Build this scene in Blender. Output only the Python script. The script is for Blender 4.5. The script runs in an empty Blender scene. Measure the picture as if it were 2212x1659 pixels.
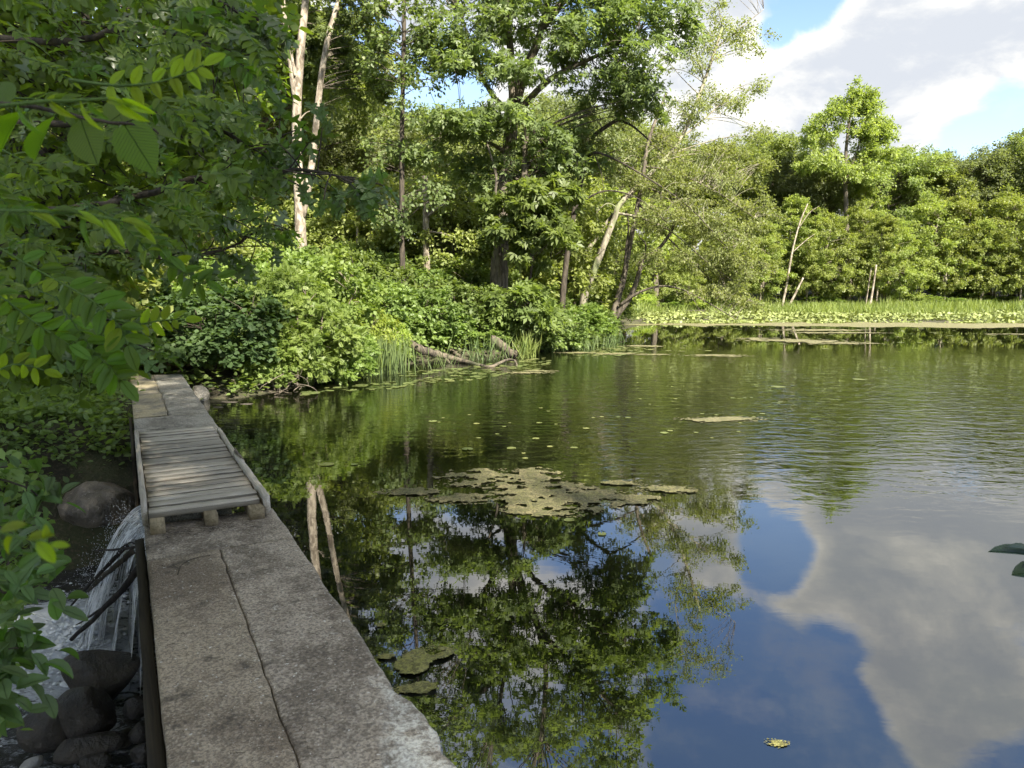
import bpy, math, random
import numpy as np
from mathutils import Vector, Matrix, Quaternion
R = math.radians
scene = bpy.context.scene
COL = scene.collection

# ---------------------------------------------------------------- camera
PITCH = R(7.95); FPX = 1534.0; CAMZ = 2.05
cam_d = bpy.data.cameras.new('camera'); cam = bpy.data.objects.new('camera', cam_d); COL.objects.link(cam)
cam.location = (0, 0, CAMZ); cam.rotation_euler = (math.pi/2 - PITCH, 0, 0)
cam_d.sensor_width = 36; cam_d.lens = 36*FPX/2212; cam_d.clip_start = .05; cam_d.clip_end = 3000
cam_d.dof.use_dof = True; cam_d.dof.focus_distance = 11.0; cam_d.dof.aperture_fstop = 7.5
scene.camera = cam

# ---------------------------------------------------------------- light
SUN_AZ, SUN_EL = 150.0, 41.0      # clockwise from the view direction (+Y), height
sd = Vector((math.sin(R(SUN_AZ))*math.cos(R(SUN_EL)), math.cos(R(SUN_AZ))*math.cos(R(SUN_EL)), math.sin(R(SUN_EL))))
sl = bpy.data.lights.new('sun', 'SUN'); sl.energy = 3.7; sl.angle = R(1.5); sl.color = (1, .93, .80)
so = bpy.data.objects.new('sun', sl); so.rotation_euler = sd.to_track_quat('Z', 'Y').to_euler(); COL.objects.link(so)
vs = scene.view_settings; vs.view_transform = 'Standard'; vs.look = 'None'; vs.gamma = 1; vs.use_curve_mapping = False
vs.exposure = 2.3

def camray(u, v):
    a = (u-1106)/FPX; b = (829.5-v)/FPX
    return Vector((a, math.cos(PITCH)+b*math.sin(PITCH), -math.sin(PITCH)+b*math.cos(PITCH)))
def G(u, v, z=0.0):
    """the point of the level z seen along a sight line of the photograph"""
    d = camray(u, v); return Vector((0, 0, CAMZ)) + d*((z-CAMZ)/d.z)
def D(u, v, y):
    """the point at forward distance y along a sight line"""
    d = camray(u, v); return Vector((0, 0, CAMZ)) + d*(y/d.y)

class NT:
    def __init__(s, tree): s.t = tree; s.n = tree.nodes; s.l = tree.links
    def new(s, typ, **kw):
        n = s.n.new(typ)
        for k, v in kw.items():
            if k.startswith('i_'):
                key = k[2:]; key = int(key) if key.isdigit() else key.replace('_', ' ')
                s.set(n.inputs[key], v)
            else: setattr(n, k, v)
        return n
    def set(s, inp, v):
        if isinstance(v, bpy.types.NodeSocket): s.l.new(v, inp)
        elif isinstance(v, bpy.types.Node): s.l.new(v.outputs[0], inp)
        else:
            if inp.type == 'RGBA' and len(v) == 3: v = (*v, 1)
            inp.default_value = v
    def math(s, op, a, b=0.0, c=0.0, clamp=False):
        n = s.n.new('ShaderNodeMath'); n.operation = op; n.use_clamp = clamp
        for i, v in enumerate((a, b, c)): s.set(n.inputs[i], v)
        return n.outputs[0]
    def vmath(s, op, a, b=(0, 0, 0)):
        n = s.n.new('ShaderNodeVectorMath'); n.operation = op
        s.set(n.inputs[0], a)
        if op == 'SCALE': s.set(n.inputs['Scale'], b)
        else: s.set(n.inputs[1], b)
        return n.outputs['Value'] if op in ('DOT_PRODUCT', 'LENGTH') else n.outputs[0]
    def mix(s, f, a, b, blend='MIX'):
        n = s.n.new('ShaderNodeMix'); n.data_type = 'RGBA'; n.blend_type = blend
        s.set(n.inputs[0], f); s.set(n.inputs[6], a); s.set(n.inputs[7], b); return n.outputs[2]
    def noise(s, vec, scale, detail=3, rough=.55, dist=0.0, dim='3D'):
        n = s.n.new('ShaderNodeTexNoise'); n.noise_dimensions = dim
        if vec is not None: s.set(n.inputs['Vector'], vec)
        s.set(n.inputs['Scale'], scale); s.set(n.inputs['Detail'], detail); s.set(n.inputs['Roughness'], rough); s.set(n.inputs['Distortion'], dist)
        return n.outputs[0]
    def mr(s, v, a, b, c=0.0, d=1.0, smooth=True):
        n = s.n.new('ShaderNodeMapRange'); n.interpolation_type = 'SMOOTHSTEP' if smooth else 'LINEAR'
        for i, x in enumerate((v, a, b, c, d)): s.set(n.inputs[i], x)
        return n.outputs[0]
    def ramp(s, f, stops):
        n = s.n.new('ShaderNodeValToRGB'); s.set(n.inputs[0], f); e = n.color_ramp.elements
        while len(e) < len(stops): e.new(.5)
        for el, (p, c) in zip(e, stops): el.position = p; el.color = (*c, 1)
        return n.outputs[0]
    def mapping(s, vec, scale=(1, 1, 1), rot=(0, 0, 0), loc=(0, 0, 0)):
        n = s.n.new('ShaderNodeMapping'); s.set(n.inputs[0], vec); n.inputs['Scale'].default_value = scale
        n.inputs['Rotation'].default_value = rot; n.inputs['Location'].default_value = loc; return n.outputs[0]

# world: daylight sky with broken cumulus, laid out in sky directions
w = bpy.data.worlds.new('World'); scene.world = w; w.use_nodes = True
T = NT(w.node_tree); T.n.clear()
sky = T.new('ShaderNodeTexSky', sky_type='NISHITA', sun_disc=False, sun_elevation=R(SUN_EL), sun_rotation=R(SUN_AZ), air_density=1.0, dust_density=.6, ozone_density=1.6)
tc = T.new('ShaderNodeTexCoord'); dv = tc.outputs['Generated']
sx = T.new('ShaderNodeSeparateXYZ', i_0=dv)
zz = T.math('ADD', T.math('MAXIMUM', sx.outputs[2], 0.0), .42)
cv = T.new('ShaderNodeCombineXYZ', i_0=T.math('DIVIDE', sx.outputs[0], zz), i_1=T.math('DIVIDE', sx.outputs[1], zz), i_2=T.math('MULTIPLY', zz, 1.1)).outputs[0]
n1 = T.math('ADD', T.math('MULTIPLY', T.noise(cv, 2.3, 10, .60, .3), 2.3), -.65)
n2 = T.noise(T.mapping(cv, loc=(3.1, 1.7, .4)), 4.6, 8, .62, .2)
bias = .12
def skydir(u, v, mirrored=False):
    d = camray(u, v).normalized()
    if mirrored: d.z = -d.z
    return d
def blob(u, v, ang, wgt, mirrored=False):
    global bias
    d = skydir(u, v, mirrored)
    dp = T.vmath('DOT_PRODUCT', dv, tuple(d))
    bias = T.math('ADD', bias, T.mr(dp, math.cos(R(ang)), 1.0, 0.0, wgt*1.25))
# cloud banks (+) and blue gaps (-)
for b in ((1950, 180, 14, .16), (1850, 130, 8, .1), (2150, 330, 9, .14), (1500, 300, 12, .12), (2000, 330, 9, .10), (700, 150, 10, .12), (1700, 250, 8, .12),
          (1740, -5, 4.6, -.80), (1655, 105, 2.2, -.42), (2130, 335, 6.5, -.62), (960, 190, 4.6, -.34), (1010, 130, 4, -.25), (480, 300, 6, -.2), (1270, 60, 3, -.2)):
    blob(*b)
for b in ((1650, 1460, 8.5, -.46), (1560, 1560, 7, -.34), (1800, 1620, 5.5, -.26), (2190, 1650, 4.5, -.25), (1570, 1300, 3.4, -.12), (1880, 1290, 4, .05), (2010, 1500, 6.5, .20), (2120, 1580, 6, .18), (2100, 1420, 7, .16), (2200, 1300, 8, .12),
          (1690, 1210, 9, .42), (1500, 1150, 5, .2), (1470, 1390, 4, -.2), (1830, 1340, 3.4, -.22), (1050, 1250, 10, .12), (800, 1070, 4.5, -.3), (1900, 1200, 7, .14), (2030, 1330, 3, -.10)):
    blob(*b, mirrored=True)
dens = T.math('ADD', n1, bias)
cm = T.math('MAXIMUM', T.mr(dens, .44, .78), T.math('MULTIPLY', T.mr(n2, .50, .72), .30))
shade = T.mr(T.math('ADD', T.math('MULTIPLY', n2, 1.0), T.math('MULTIPLY', dens, .22)), .50, .84)
ccol = T.ramp(shade, [(0, (1.0, .965, .89)), (.4, (.76, .755, .73)), (1.0, (.52, .55, .60))])
sunny = T.mr(T.vmath('DOT_PRODUCT', dv, tuple(skydir(2150, 250))), .6, 1.0, 0.0, .0)
cbright = T.math('MULTIPLY', 1.0, .60)
skc = T.new('ShaderNodeVectorMath', operation='SCALE', i_0=T.mix(1.0, sky.outputs[0], (1.05, 1.10, 1.22), 'MULTIPLY')); skc.inputs['Scale'].default_value = .050
clc = T.vmath('SCALE', ccol, .30)
# thin veil between the clouds low down
veil = T.mr(sx.outputs[2], .02, .45, .40, .0)
base = T.mix(veil, skc.outputs[0], (.26, .32, .40))
fin = T.mix(cm, base, clc)
bg = T.new('ShaderNodeBackground', i_Color=fin); bg.inputs['Strength'].default_value = 1.0
out = T.new('ShaderNodeOutputWorld'); T.l.new(bg.outputs[0], out.inputs[0])

cy = scene.cycles
cy.max_bounces = 8; cy.diffuse_bounces = 4; cy.glossy_bounces = 3; cy.transmission_bounces = 4; cy.transparent_max_bounces = 4
cy.caustics_reflective = False; cy.caustics_refractive = False; cy.sample_clamp_indirect = 4
cy.use_adaptive_sampling = True; cy.adaptive_threshold = .02

# ---------------------------------------------------------------- materials
def mat(name):
    m = bpy.data.materials.new(name); m.use_nodes = True; t = NT(m.node_tree); t.n.clear()
    o = t.new('ShaderNodeOutputMaterial'); return m, t, o
def leaf_mat(name, c0, c1, trans=.48, tcol=None, rough=.5, spec=.4, patch=.5):
    """c0..c1: range of leaf colour, per leaf and in slow drifts through the plant"""
    m, t, o = mat(name)
    at = t.new('ShaderNodeAttribute', attribute_name='tint').outputs['Fac']
    geo = t.new('ShaderNodeNewGeometry').outputs['Position']
    nz = t.noise(geo, .9, 2)
    f = t.math('ADD', t.math('MULTIPLY', at, .65), t.math('MULTIPLY', t.mr(nz, .35, .65), patch*.7), clamp=True)
    col = t.mix(f, c0, c1)
    oi = t.new('ShaderNodeObjectInfo').outputs['Random']
    hsv = t.new('ShaderNodeHueSaturation', i_Color=col, i_Hue=t.mr(oi, 0, 1, .492, .508, False), i_Value=t.mr(oi, 0, 1, .85, 1.15, False), i_Saturation=.86)
    col = hsv.outputs[0]
    p = t.new('ShaderNodeBsdfPrincipled', i_Base_Color=col, i_Roughness=rough); p.inputs['Specular IOR Level'].default_value = spec
    tc_ = t.mix(1.0, col, tcol or (1.5, 1.55, .65), 'MULTIPLY')
    tr = t.new('ShaderNodeBsdfTranslucent', i_Color=tc_)
    mx = t.new('ShaderNodeMixShader', i_0=trans); t.l.new(p.outputs[0], mx.inputs[1]); t.l.new(tr.outputs[0], mx.inputs[2])
    t.l.new(mx.outputs[0], o.inputs[0]); return m
def bark_mat(name, c0, c1, scale=6, stretch=.22, bump=.6, c2=None):
    m, t, o = mat(name)
    tc = t.new('ShaderNodeTexCoord').outputs['Object']
    v = t.mapping(tc, (1, 1, stretch))
    n = t.noise(v, scale*3, 6, .65, .6); n2 = t.noise(tc, scale*.35, 3)
    col = t.mix(t.mr(n, .35, .65), c0, c1)
    if c2: col = t.mix(t.mr(n2, .5, .62), col, c2)
    p = t.new('ShaderNodeBsdfPrincipled', i_Base_Color=col, i_Roughness=.9)
    b = t.new('ShaderNodeBump', i_Height=n); b.inputs['Strength'].default_value = bump; b.inputs['Distance'].default_value = .05
    t.l.new(b.outputs[0], p.inputs['Normal']); t.l.new(p.outputs[0], o.inputs[0]); return m
M = {}
M['maple_leaf'] = leaf_mat('maple_leaf', (.075, .115, .030), (.190, .250, .065))
M['far_leaf'] = leaf_mat('far_leaf', (.120, .165, .036), (.250, .300, .065))
M['far_leaf_yellow'] = leaf_mat('far_leaf_yellow', (.150, .200, .030), (.290, .335, .060))
M['far_leaf_olive'] = leaf_mat('far_leaf_olive', (.105, .135, .045), (.210, .240, .080), patch=.3)
M['fine_leaf'] = leaf_mat('fine_leaf', (.125, .155, .035), (.245, .270, .060))
M['shrub_dark'] = leaf_mat('shrub_dark', (.034, .078, .020), (.095, .170, .042), rough=.6, spec=.25)
M['shrub_light'] = leaf_mat('shrub_light', (0.105, 0.175, 0.022), (0.215, 0.29, 0.036))
M['shrub_yellow'] = leaf_mat('shrub_yellow', (0.16, 0.24, 0.016), (0.3, 0.36, 0.026))
M['shrub_mid'] = leaf_mat('shrub_mid', (.078, .125, .022), (.195, .265, .045))
M['near_leaf'] = leaf_mat('near_leaf', (.100, .180, .020), (.200, .300, .030), trans=.62, tcol=(1.6, 1.6, .35), rough=.38, patch=.2)
M['near_leaf_bright'] = leaf_mat('near_leaf_bright', (0.098, 0.195, 0.018), (0.168, 0.286, 0.024), trans=.6, tcol=(1.6, 1.9, .3), rough=.45, patch=.1)
M['oak_leaf'] = leaf_mat('oak_leaf', (0.104, 0.165, 0.041), (0.189, 0.268, 0.061), trans=.45, tcol=(1.5, 2.0, .35), rough=.30, spec=.8, patch=.2)
M['ground_leaf'] = leaf_mat('ground_leaf', (0.079, 0.152, 0.027), (0.207, 0.305, 0.055), rough=.42)
M['reed'] = leaf_mat('reed', (.075, .130, .034), (.150, .215, .050), trans=.25)
M['marsh_grass'] = leaf_mat('marsh_grass', (.13, .20, .028), (.27, .33, .055), trans=.35)
M['lily'] = leaf_mat('lily', (.10, .13, .03), (.22, .23, .06), trans=.1, rough=.35, spec=.5)
M['lily_bed'] = leaf_mat('lily_bed', (.14, .17, .04), (.26, .31, .06), trans=.15)
M['dry_leaf'] = leaf_mat('dry_leaf', (.20, .11, .05), (.42, .28, .16), trans=.1)
M['bark_grey'] = bark_mat('bark_grey', (.045, .036, .026), (.16, .135, .10), 4)
M['bark_dark'] = bark_mat('bark_dark', (.020, .015, .010), (.075, .060, .042), 4)
M['bark_pale'] = bark_mat('bark_pale', (.12, .095, .068), (.40, .345, .27), 2.2, .5, .9)
M['bark_lichen'] = bark_mat('bark_lichen', (.10, .085, .06), (.30, .27, .20), 3, .3, .5, (.17, .19, .09))
M['twig'] = bark_mat('twig', (.10, .08, .06), (.24, .20, .15), 5)
M['twig_dark'] = bark_mat('twig_dark', (.022, .018, .012), (.07, .055, .035), 5)
M['driftwood'] = bark_mat('driftwood', (.030, .024, .017), (.14, .115, .08), 3, .12, .9, (.055, .06, .028))
M['wetwood'] = bark_mat('wetwood', (.008, .006, .005), (.035, .026, .020), 5)
M['green_stem'] = bark_mat('green_stem', (.06, .12, .02), (.10, .17, .03), 5)

# concrete
def concrete(name, pebble, dark=(.20, .165, .122), light=(.45, .385, .295), warm=None):
    m, t, o = mat(name)
    tc = t.new('ShaderNodeTexCoord').outputs['Object']
    big = t.noise(tc, 1.6, 5, .62, .4); mid = t.noise(tc, 9, 6, .7); fine = t.noise(tc, 75, 3, .7)
    vor = t.new('ShaderNodeTexVoronoi', i_Vector=tc, i_Scale=pebble); vor2 = t.new('ShaderNodeTexVoronoi', i_Vector=tc, i_Scale=pebble*.42)
    col = t.mix(t.mr(t.math('ADD', t.math('MULTIPLY', big, .6), t.math('MULTIPLY', mid, .4)), .43, .57), dark, light)
    if warm: col = t.mix(t.mr(big, .42, .56), col, warm)
    hue = t.new('ShaderNodeSeparateColor', i_0=vor.outputs['Color'])
    # exposed stones: each cell its own tone
    col = t.mix(t.math('MULTIPLY', t.mr(hue.outputs[0], .35, .9), .42), col, t.mix(t.mr(hue.outputs[1], .3, .9), (.08, .064, .048), (.58, .52, .42)))
    col = t.mix(t.mr(fine, .42, .60, 0, .55), col, (.060, .050, .040))
    # lichen and worn spots
    sp = t.math('MULTIPLY', t.mr(t.noise(tc, 13, 6, .75, .5), .615, .68), t.mr(t.noise(t.mapping(tc, loc=(5, 2, 1)), 2.2, 3), .46, .58))
    col = t.mix(t.math('MULTIPLY', sp, .8), col, (.66, .63, .53))
    sp3 = t.mr(t.noise(t.mapping(tc, loc=(1, 7, 1)), 38, 2, .6), .69, .72)
    col = t.mix(t.math('MULTIPLY', sp3, .8), col, (.70, .67, .60))
    sp2 = t.mr(t.noise(t.mapping(tc, loc=(9, 4, 3)), 5, 6, .7), .56, .70)
    col = t.mix(t.math('MULTIPLY', sp2, .8), col, (.060, .050, .038))
    ew = t.new('ShaderNodeAttribute', attribute_name='wear').outputs['Fac']
    col = t.mix(t.math('MULTIPLY', ew, t.math('MULTIPLY', t.mr(mid, .40, .56, .1, 1), t.mr(fine, .40, .60, 1, .45))), col, (.66, .64, .55))
    p = t.new('ShaderNodeBsdfPrincipled', i_Base_Color=col, i_Roughness=.88); p.inputs['Specular IOR Level'].default_value = .3
    h = t.math('ADD', t.math('MULTIPLY', vor.outputs[0], .8), t.math('ADD', t.math('MULTIPLY', fine, .6), t.math('MULTIPLY', mid, .8)))
    b = t.new('ShaderNodeBump', i_Height=h); b.inputs['Strength'].default_value = .75; b.inputs['Distance'].default_value = .008
    t.l.new(b.outputs[0], p.inputs['Normal']); t.l.new(p.outputs[0], o.inputs[0]); return m
M['concrete_rough'] = concrete('concrete_rough', 80)
M['concrete_smooth'] = concrete('concrete_smooth', 190, (.23, .18, .125), (.44, .365, .26))
M['concrete_warm'] = concrete('concrete_warm', 150, (.28, .245, .18), (.46, .41, .30), (.55, .46, .28))
M['concrete_far'] = concrete('concrete_far', 80, (.24, .22, .18), (.46, .43, .36))
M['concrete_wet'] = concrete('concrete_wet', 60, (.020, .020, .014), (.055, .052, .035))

def wood(name, c0, c1, dark):
    """grain along local X"""
    m, t, o = mat(name)
    tc = t.new('ShaderNodeTexCoord').outputs['Object']; oi = t.new('ShaderNodeObjectInfo').outputs['Random']
    off = t.new('ShaderNodeCombineXYZ', i_0=t.math('MULTIPLY', oi, 37), i_1=t.math('MULTIPLY', oi, 11), i_2=0).outputs[0]
    v = t.mapping(t.vmath('ADD', tc, off), (1.0, 26, 26))
    g = t.noise(v, 1.8, 8, .68, .8); g2 = t.noise(t.mapping(t.vmath('ADD', tc, off), (.7, 5, 5)), 2.2, 4, .6)
    col = t.mix(t.mr(g, .32, .66), c0, c1)
    col = t.mix(t.mr(g, .58, .70, 0, .8), col, dark)
    col = t.mix(t.mr(g2, .52, .68, 0, .45), col, dark)
    kn = t.new('ShaderNodeTexVoronoi', i_Vector=t.mapping(t.vmath('ADD', tc, off), (1.6, 7, 7)), i_Scale=1.0)
    col = t.mix(t.mr(kn.outputs[0], .10, .02, 0, .8), col, (.03, .022, .015))
    hsv = t.new('ShaderNodeHueSaturation', i_Color=col, i_Value=t.mr(oi, 0, 1, .70, 1.22, False))
    p = t.new('ShaderNodeBsdfPrincipled', i_Base_Color=hsv.outputs[0], i_Roughness=.85); p.inputs['Specular IOR Level'].default_value = .3
    b = t.new('ShaderNodeBump', i_Height=g); b.inputs['Strength'].default_value = .7; b.inputs['Distance'].default_value = .004
    t.l.new(b.outputs[0], p.inputs['Normal']); t.l.new(p.outputs[0], o.inputs[0]); return m
M['plank'] = wood('weathered_plank', (.30, .265, .21), (.55, .505, .42), (.14, .115, .085))
M['plank_edge'] = wood('darkened_plank_edge', (.10, .088, .068), (.20, .18, .14), (.05, .042, .032))
M['beam'] = wood('treated_beam', (.16, .13, .075), (.30, .245, .155), (.06, .048, .03))
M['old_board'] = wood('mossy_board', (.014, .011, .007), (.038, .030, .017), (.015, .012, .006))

def rock(name, c0, c1, spots=(.36, .33, .28)):
    m, t, o = mat(name)
    tc = t.new('ShaderNodeTexCoord').outputs['Object']
    a = t.noise(tc, 3.2, 8, .65, .3); b_ = t.noise(tc, 22, 4, .7)
    col = t.mix(t.mr(a, .35, .65), c0, c1); col = t.mix(t.mr(b_, .60, .70, 0, .6), col, spots)
    p = t.new('ShaderNodeBsdfPrincipled', i_Base_Color=col, i_Roughness=t.mr(a, .4, .6, .35, .85))
    bb = t.new('ShaderNodeBump', i_Height=t.math('ADD', a, t.math('MULTIPLY', b_, .35))); bb.inputs['Strength'].default_value = 1.0; bb.inputs['Distance'].default_value = .07
    t.l.new(bb.outputs[0], p.inputs['Normal']); t.l.new(p.outputs[0], o.inputs[0]); return m
M['granite'] = rock('granite', (.09, .075, .056), (.27, .225, .17), (.48, .42, .35))
M['wet_stone'] = rock('wet_stone', (.026, .022, .018), (.085, .072, .056), (.15, .135, .11))
M['pale_stone'] = rock('pale_stone', (.30, .29, .27), (.45, .44, .41))

# ground
m, t, o = mat('soil'); M['soil'] = m
pos = t.new('ShaderNodeNewGeometry').outputs['Position']
a = t.noise(pos, 1.3, 6, .65); b_ = t.noise(pos, 26, 5, .7)
col = t.mix(t.mr(a, .4, .6), (.030, .026, .014), (.055, .060, .022)); col = t.mix(t.mr(b_, .5, .65, 0, .6), col, (.13, .10, .06))
p = t.new('ShaderNodeBsdfPrincipled', i_Base_Color=col, i_Roughness=.95)
bb = t.new('ShaderNodeBump', i_Height=b_); bb.inputs['Distance'].default_value = .04
t.l.new(bb.outputs[0], p.inputs['Normal']); t.l.new(p.outputs[0], o.inputs[0])
m, t, o = mat('leaf_litter'); M['litter'] = m
pos = t.new('ShaderNodeNewGeometry').outputs['Position']
vo = t.new('ShaderNodeTexVoronoi', i_Vector=pos, i_Scale=22.0); hu = t.new('ShaderNodeSeparateColor', i_0=vo.outputs['Color'])
col = t.mix(hu.outputs[0], (.16, .10, .055), (.44, .33, .21)); col = t.mix(t.mr(t.noise(pos, 4, 4), .45, .65, 0, .6), col, (.09, .10, .035))
p = t.new('ShaderNodeBsdfPrincipled', i_Base_Color=col, i_Roughness=.9)
bb = t.new('ShaderNodeBump', i_Height=vo.outputs[0]); bb.inputs['Distance'].default_value = .03
t.l.new(bb.outputs[0], p.inputs['Normal']); t.l.new(p.outputs[0], o.inputs[0])

# pond water
m, t, o = mat('pond_water'); M['pond'] = m
pos = t.new('ShaderNodeNewGeometry').outputs['Position']
sp = t.new('ShaderNodeSeparateXYZ', i_0=pos); X, Y = sp.outputs[0], sp.outputs[1]
rip = t.noise(t.mapping(pos, (1.0, 2.1, 1), rot=(0, 0, R(12))), 3.4, 3, .5, .5)
chop = t.noise(t.mapping(pos, (1.0, 1.9, 1), rot=(0, 0, R(-16))), 1.7, 2, .5)
slow = t.noise(pos, .45, 2, .5)
# breeze: the open middle of the pond is ruffled, the lee of the dam and the far cove are still
Yw = t.math('ADD', Y, t.math('MULTIPLY', t.math('SUBTRACT', t.noise(pos, .35, 3), .5), 3.5))
Yw2 = t.math('ADD', Yw, t.math('MULTIPLY', X, .28))
br = t.math('MULTIPLY', t.mr(Yw2, 6.5, 11.0), t.mr(Yw, 24.0, 17.0))
br = t.math('MULTIPLY', br, t.mr(X, -3.5, 4.0, .30, 1.0))
amp = t.math('ADD', t.math('MULTIPLY', br, 1.5), .02)
h = t.math('MULTIPLY', t.math('ADD', rip, t.math('MULTIPLY', chop, .8)), amp)
h = t.math('ADD', h, t.math('MULTIPLY', slow, .05))
bb = t.new('ShaderNodeBump', i_Height=h); bb.inputs['Strength'].default_value = 1.0; bb.inputs['Distance'].default_value = .010
murk = t.noise(pos, .9, 5, .6, .6)
body = t.mix(t.mr(murk, .42, .62), (.003, .004, .0015), (.007, .008, .003))
# silt and fine weed that drift just under the surface beside the dam
dist_dam = t.vmath('DOT_PRODUCT', t.vmath('SUBTRACT', pos, (-.2028, 2.174, 0)), (.8779, .4788, 0))
silt = t.math('MULTIPLY', t.mr(dist_dam, .95, .05), t.mr(t.noise(t.mapping(pos, (1, 3, 1), rot=(0, 0, R(30))), 4, 7, .7, 1.0), .42, .70))
body = t.mix(t.math('MULTIPLY', silt, .8), body, (.05, .055, .045))
df = t.new('ShaderNodeBsdfDiffuse', i_Color=body)
fr = t.new('ShaderNodeFresnel', i_IOR=2.75); t.l.new(bb.outputs[0], fr.inputs['Normal'])
gl = t.new('ShaderNodeBsdfGlossy', i_Color=(1, 1, 1), i_Roughness=.004); t.l.new(bb.outputs[0], gl.inputs['Normal'])
mx = t.new('ShaderNodeMixShader', i_0=fr.outputs[0]); t.l.new(df.outputs[0], mx.inputs[1]); t.l.new(gl.outputs[0], mx.inputs[2])
t.l.new(mx.outputs[0], o.inputs[0])

def stream_mat(name, lo, hi):
    m, t, o = mat(name)
    pos = t.new('ShaderNodeNewGeometry').outputs['Position']
    at = t.new('ShaderNodeAttribute', attribute_name='wear').outputs['Fac']
    n = t.noise(t.mapping(pos, (1, 2.2, 1), rot=(0, 0, R(-25))), 5.5, 9, .72, 1.2); n3 = t.noise(pos, 45, 4, .7)
    f = t.math('ADD', t.math('MULTIPLY', n, 1.1), t.math('ADD', t.math('MULTIPLY', at, .36), t.math('MULTIPLY', n3, .30)))
    foam = t.mr(f, lo, hi)
    p = t.new('ShaderNodeBsdfPrincipled', i_Base_Color=t.mix(foam, (.018, .017, .014), (.62, .66, .70)), i_Roughness=t.mr(foam, 0, 1, .06, .6), i_IOR=1.45)
    b = t.new('ShaderNodeBump', i_Height=t.math('ADD', n, t.math('MULTIPLY', n3, .4))); b.inputs['Distance'].default_value = .06; b.inputs['Strength'].default_value = .9
    t.l.new(b.outputs[0], p.inputs['Normal']); t.l.new(p.outputs[0], o.inputs[0]); return m
M['stream'] = stream_mat('stream_water', .76, 1.0)
m, t, o = mat('falling_water'); M['fall'] = m
uvn = t.new('ShaderNodeAttribute', attribute_name='flow').outputs['Vector']
n = t.noise(t.mapping(uvn, (11, 3.0, 1)), 2.2, 7, .62, 1.0); n2 = t.noise(t.mapping(uvn, (50, 12, 1)), 2, 4, .7)
foam = t.mr(t.math('ADD', n, t.math('MULTIPLY', n2, .25)), .42, .80)
p = t.new('ShaderNodeBsdfPrincipled', i_Base_Color=t.mix(foam, (.30, .31, .30), (.88, .90, .90)), i_Roughness=.5, i_Alpha=t.mr(foam, .1, .8, .03, .92))
b = t.new('ShaderNodeBump', i_Height=n); b.inputs['Distance'].default_value = .05
t.l.new(b.outputs[0], p.inputs['Normal']); t.l.new(p.outputs[0], o.inputs[0])

def algae_mat(name, c0, c1, c2):
    m, t, o = mat(name)
    pos = t.new('ShaderNodeNewGeometry').outputs['Position']
    n = t.noise(pos, 6, 5, .7); f_ = t.noise(pos, 42, 6, .75)
    col = t.mix(t.mr(n, .4, .62), c0, c1); col = t.mix(t.mr(f_, .44, .56, 0, .92), col, c2)
    p = t.new('ShaderNodeBsdfPrincipled', i_Base_Color=col, i_Roughness=.6)
    b = t.new('ShaderNodeBump', i_Height=f_); b.inputs['Distance'].default_value = .05
    t.l.new(b.outputs[0], p.inputs['Normal']); t.l.new(p.outputs[0], o.inputs[0]); return m
M['algae'] = algae_mat('algae', (.18, .175, .06), (.29, .25, .12), (.07, .07, .028))
M['algae_yellow'] = algae_mat('algae_yellow', (.50, .49, .12), (.58, .53, .19), (.22, .21, .07))
M['scum'] = algae_mat('scum', (.22, .20, .09), (.30, .26, .14), (.13, .13, .055))

# ---------------------------------------------------------------- mesh helpers
def mesh(name, verts, faces, material, tint=None, smooth=False, attr='tint'):
    """verts (n,3); faces: list of index arrays, each (m,k) with one k per array"""
    me = bpy.data.meshes.new(name); verts = np.asarray(verts, dtype=np.float32)
    me.vertices.add(len(verts)); me.vertices.foreach_set('co', verts.ravel())
    faces = [np.asarray(f, dtype=np.int32) for f in faces if len(f)]
    loops = np.concatenate([f.ravel() for f in faces]); sizes = np.concatenate([np.full(len(f), f.shape[1], dtype=np.int32) for f in faces])
    me.loops.add(len(loops)); me.loops.foreach_set('vertex_index', loops)
    me.polygons.add(len(sizes)); me.polygons.foreach_set('loop_start', np.concatenate(([0], np.cumsum(sizes)[:-1])).astype(np.int32))
    me.update(calc_edges=True)
    if smooth: me.polygons.foreach_set('use_smooth', np.ones(len(sizes), dtype=bool))
    if tint is not None:
        a = me.attributes.new(attr, 'FLOAT', 'POINT'); a.data.foreach_set('value', np.asarray(tint, dtype=np.float32))
    me.materials.append(material); return me
def obj(name, me, parent=None, loc=None, kind=None):
    o = bpy.data.objects.new(name, me); COL.objects.link(o)
    if parent is not None: o.parent = parent
    if loc is not None: o.location = loc
    if kind: o['kind'] = kind
    return o
def tag(o, label, cat, group=None, kind=None):
    if label: o['label'] = label
    if cat: o['category'] = cat
    if group: o['group'] = group
    if kind: o['kind'] = kind
    return o
def empty(name, loc=(0, 0, 0)):
    o = bpy.data.objects.new(name, None); o.empty_display_size = .1; COL.objects.link(o); o.location = loc; return o
def nrm(a): return a/np.maximum(np.linalg.norm(a, axis=-1, keepdims=True), 1e-9)

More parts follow.
